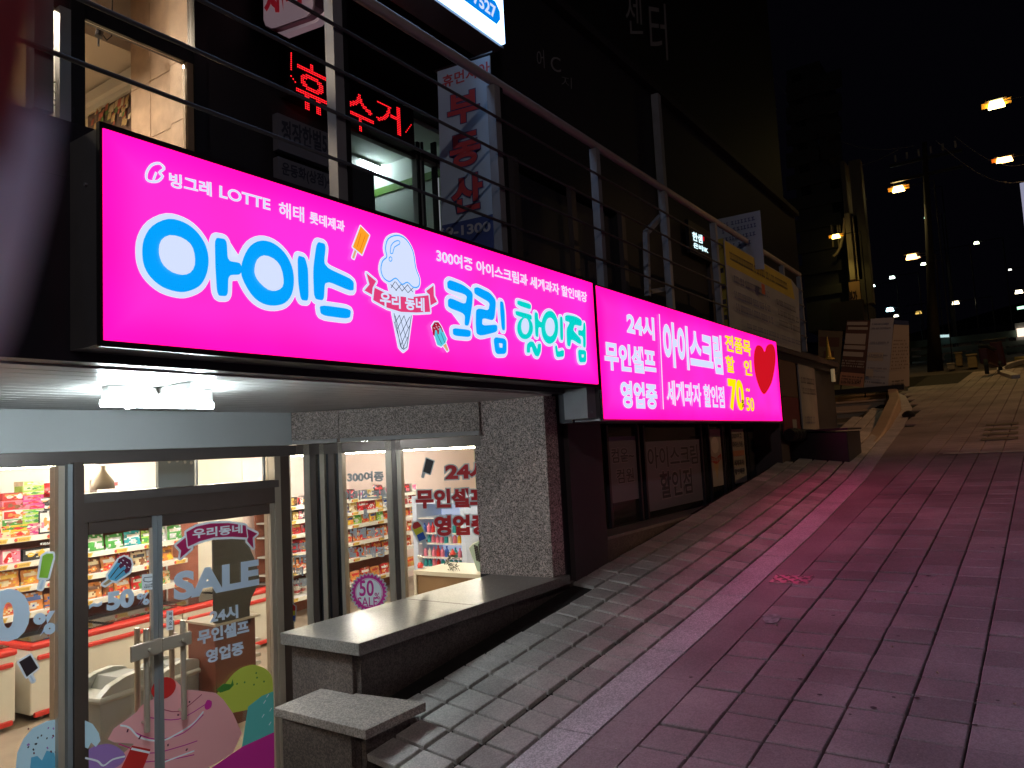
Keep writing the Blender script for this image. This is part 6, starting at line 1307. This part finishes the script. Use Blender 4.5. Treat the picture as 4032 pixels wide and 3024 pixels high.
def crate(px0, px1, py0, py1, m, label, cat='crate', name='crate'):
    base = ground_pt((px0 + px1) / 2, py1); f = XP(base.x); a0, a1 = f.at(px0, py1)[0], f.at(px1, py1)[0]; z1 = f.at(px0, py0)[1]; t = thing(name, label, cat, tuple(base))
    MB().fbox(f, a0, a1, base.z, z1 - .06, -.5, 0).build('body', m, t, bevel=.02); MB().fbox(f, a0 - .03, a1 + .03, z1 - .055, z1, -.53, .03).build('lid', m, t, bevel=.01)
    b = MB()
    for k in (.3, .6): z = base.z + (z1 - base.z) * k; b.fbox(f, a0 - .012, a1 + .012, z, z + .03, -.1, .012)
    b.build('rib', m, t)
crate(3765, 3790, 1388, 1440, M('straw_cover', (.32, .25, .13), .8), 'straw coloured crate nearest the utility pole'); crate(3812, 3848, 1395, 1448, MC['straw_cover'], 'straw coloured crate further right on the far pavement')
crate(3733, 3758, 1430, 1455, M('pale_carton', (.45, .42, .42), .8), 'small pale carton on the ground beside the pole', 'carton', 'carton'); crate(3703, 3715, 1395, 1420, MC['pale_carton'], 'tiny pale box behind the foot of the pole', 'carton', 'carton')
b0_ = ground_pt(3915, 1475); sc_ = thing('parked_scooter', 'dark red scooter parked at the corner of the far road', 'scooter', tuple(b0_)); s = 1.0
def wheel(c): return MB().tube([c + Vector((-.05, 0, 0)), c + Vector((.05, 0, 0))], .24, 16)
X = Vector((0, 1, 0)); Y = Vector((-1, .25, 0)).normalized(); Zv = Vector((0, 0, 1)); Y2 = Vector((0, -1, 0))
for dy in (-.62, .62): MB().tube([b0_ + Y * dy + Zv * .24 - X * .05, b0_ + Y * dy + Zv * .24 + X * .05], .24, 16).build('wheel', M('tyre_black', (.02, .02, .02), .7), sc_)
rd = M('scooter_red', (.07, .012, .012), .4)
MB().hexa([tuple(b0_ + Y * y + X * x + Zv * z) for y, x, z in ((-.1, -.12, .2), (.75, -.12, .3), (.75, .12, .3), (-.1, .12, .2), (-.05, -.12, .62), (.8, -.12, .75), (.8, .12, .75), (-.05, .12, .62))]).build('body', rd, sc_, bevel=.04)
MB().hexa([tuple(b0_ + Y * y + X * x + Zv * z) for y, x, z in ((-.62, -.18, .3), (-.5, -.18, .25), (-.5, .18, .25), (-.62, .18, .3), (-.48, -.15, 1.0), (-.38, -.15, 1.0), (-.38, .15, 1.0), (-.48, .15, 1.0))]).build('leg_shield', rd, sc_, bevel=.03)
MB().bar(b0_ + Y * -.5 + Zv * .27, b0_ + Y * -.05 + Zv * .27, .3, .06).build('footboard', blackm, sc_); MB().tube([b0_ + Y * -.42 + X * -.32 + Zv * 1.08, b0_ + Y * -.42 + X * .32 + Zv * 1.08], .02, 8).build('handlebar', blackm, sc_)
MB().hexa([tuple(b0_ + Y * y + X * x + Zv * z) for y, x, z in ((0, -.14, .70), (.75, -.14, .78), (.75, .14, .78), (0, .14, .70), (0, -.12, .78), (.75, -.12, .86), (.75, .12, .86), (0, .12, .78))]).build('seat', MC['tyre_black'], sc_, bevel=.03)
MB().lathe(tuple(b0_ + Y * -.52 + Zv * .9), [(.05, -.05), (.09, 0), (.05, .05)], 12).build('headlight', whitep, sc_)
o = MB().lathe(tuple(ground_pt(3578, 1642) + Vector((0, 0, 0))), [(.10, 0), (.12, .05), (.07, .10), (.02, .12)], 9).build('black_bag', blackm); tag(o, 'small black lump of rubbish lying beside the curved kerb', 'rubbish')
# bollard / pale post by banners
for px, m, lab in ((3640, M('pale_post', (.30, .30, .22), .7), 'pale square post on the far pavement right of the banners'),):
    bp_ = ground_pt(px, 1420); f = XP(bp_.x); t = thing('bollard', lab, 'bollard', tuple(bp_)); MB().fbox(f, f.at(px - 12, 1420)[0], f.at(px + 12, 1420)[0], bp_.z, f.at(px, 1368)[1], -.3, 0).build('post', m, t, bevel=.02); MB().fbox(f, f.at(px - 14, 1420)[0], f.at(px + 14, 1420)[0], f.at(px, 1368)[1] + .001, f.at(px, 1364)[1] + .02, -.33, .03).build('cap', m, t)
# ---- far tower with curved balcony fins
TX = XP(30.0); tw = thing('tower_building', 'tall dark corner tower with pale curved fins and an orange lit ground storey', 'building', (31, 5, gz(30))); con = M('tower_concrete', (.10, .085, .07), .7, var=.2, scale=.6)
def TB(px0, px1, py0, py1, name, m, off0=-3, off1=0):
    a0, z1 = TX.at(px0, py0); a1, z0 = TX.at(px1, py1); return MB().fbox(TX, a0, a1, z0, z1, off0, off1).build(name, m, tw)
TB(3095, 3320, 280, 1290, 'wall', M('tower_dark', (.02, .02, .024), .6, var=.3, scale=.5)); 
TB(3330, 3372, 640, 1290, 'wall', con, -2.5, .3); TB(3352, 3405, 1120, 1205, 'shopfront', M('tower_orange_wall', (.55, .30, .14), .7), -1, .5); TB(3340, 3400, 850, 1100, 'wall', con, -2, .2)
for y0, y1 in ((868, 1005), (1025, 1100)): TB(3360, 3388, y0, y1, 'window', M('tower_glass', (.01, .01, .012), .15), .21, .24)
TB(3395, 3402, 640, 1205, 'fin', con, 0, .5); TB(3355, 3358, 850, 1110, 'fin', M('tower_fin_pale', (.45, .36, .24), .6), .25, .5); TB(3384, 3388, 860, 1110, 'fin', MC['tower_fin_pale'], .25, .5)
b = MB(); pts = [TX.p(*TX.at(*T('b', *p)), .5) for p in ((780, 400), (775, 560), (750, 680), (720, 790), (680, 860), (640, 890))]; b.tube(pts, .05, 8).build('curved_fin', MC['tower_fin_pale'], tw)
for px in (3280, 3303, 3312): TB(px, px + 2, 890, 975, 'fin', MC['tower_fin_pale'], .0, .2)
A = Art(TX, .51, .002); A.text('본가', M('tower_sign_ink', (.05, .02, .02), .7), (3355, 1195), (3388, 1198), (3352, 1150), bold=.06); A.done('lettering', tw)
TB(3290, 3420, 1205, 1300, 'canopy', M('dark_canopy', (.03, .02, .02), .7), -2, .8)
TB(3118, 3200, 300, 800, 'window_strip', MC['tower_glass'], .01, .05); TB(3226, 3230, 530, 640, 'glint', M('chrome_strip', (.8, .8, .85), .1, metal=1), .06, .12)
for yy in range(340, 1200, 90): TB(3097, 3318, yy, yy + 3, 'ledge', MC['tower_dark'], .02, .12)
# street lamps that light this pavement: behind and across the road
def road_lamp(loc, col, w, label, aim, cone):
    loc = Vector(loc); t = thing('street_lamp', label, 'street lamp', (loc.x, loc.y - 1.2, gz(loc.x)), 'street lamps along the uphill road')
    MB().tube([(loc.x, loc.y - 1.2, gz(loc.x) - .1), (loc.x, loc.y - 1.2, loc.z + .1), (loc.x, loc.y, loc.z + .15)], .07, 10).build('pole', greym, t); MB().box(loc.x - .15, loc.x + .15, loc.y - .3, loc.y + .3, loc.z + .02, loc.z + .14).build('head', greym, t)
    l = bpy.data.lights.new('lamp_light', 'SPOT'); l.energy = w; l.color = col; l.shadow_soft_size = .15; l.spot_size = math.radians(cone); l.spot_blend = .35; lo = bpy.data.objects.new('lamp_light', l); C.objects.link(lo); lo.location = loc; lo.rotation_euler = (Vector(aim) - loc).to_track_quat('-Z', 'Y').to_euler()
road_lamp((14, -22, 6.0), (1, .60, .26), 3000, 'street lamp far across the road lighting the posters amber', (9.5, 2.6, -.5), 19)
road_lamp((13, -9, 8.5), (1, .47, .20), 1700, 'street lamp beside the far road lighting the pavement amber', (16, -.6, 0), 50)
road_lamp((-7, -5, 6.8), (1, .88, .84), 850, 'street lamp behind the camera lighting the near pavement', (5, 1.5, 0), 100)
# ---- out of focus strap close to the lens
def cloth_mat(name, col):
    m = bpy.data.materials.new(name); m.use_nodes = True; nt = m.node_tree; nt.nodes.clear(); o = nt.nodes.new('ShaderNodeOutputMaterial'); d = nt.nodes.new('ShaderNodeBsdfDiffuse'); t_ = nt.nodes.new('ShaderNodeBsdfTranslucent'); mx = nt.nodes.new('ShaderNodeMixShader')
    d.inputs[0].default_value = t_.inputs[0].default_value = (*col, 1); mx.inputs[0].default_value = .6; nt.links.new(d.outputs[0], mx.inputs[1]); nt.links.new(t_.outputs[0], mx.inputs[2]); nt.links.new(mx.outputs[0], o.inputs[0]); return m
def near(px, py, d): return RM @ cvec(px, py) * d
t = thing('phone_strap', 'blurred dark pink strap hanging close to the lens in the upper left corner', 'strap', tuple(near(-200, 300, .05)))
pts = [near(0, -300, .045), near(-30, 0, .046), near(-70, 300, .047), near(-120, 620, .047)]; MB().tube(pts, [.0022, .0021, .0019, .0016], 16).build('cord', cloth_mat('strap_maroon', (.6, .25, .25)), t, smooth=True)
pts = [near(110, 400, .050), near(40, 680, .050), near(-30, 930, .050), near(-110, 1250, .050), near(-170, 1450, .05)]; MB().tube(pts, [.0012, .0016, .0018, .0017, .0014], 14).build('ribbon', cloth_mat('strap_mauve', (.97, .93, .99)), t, smooth=True)
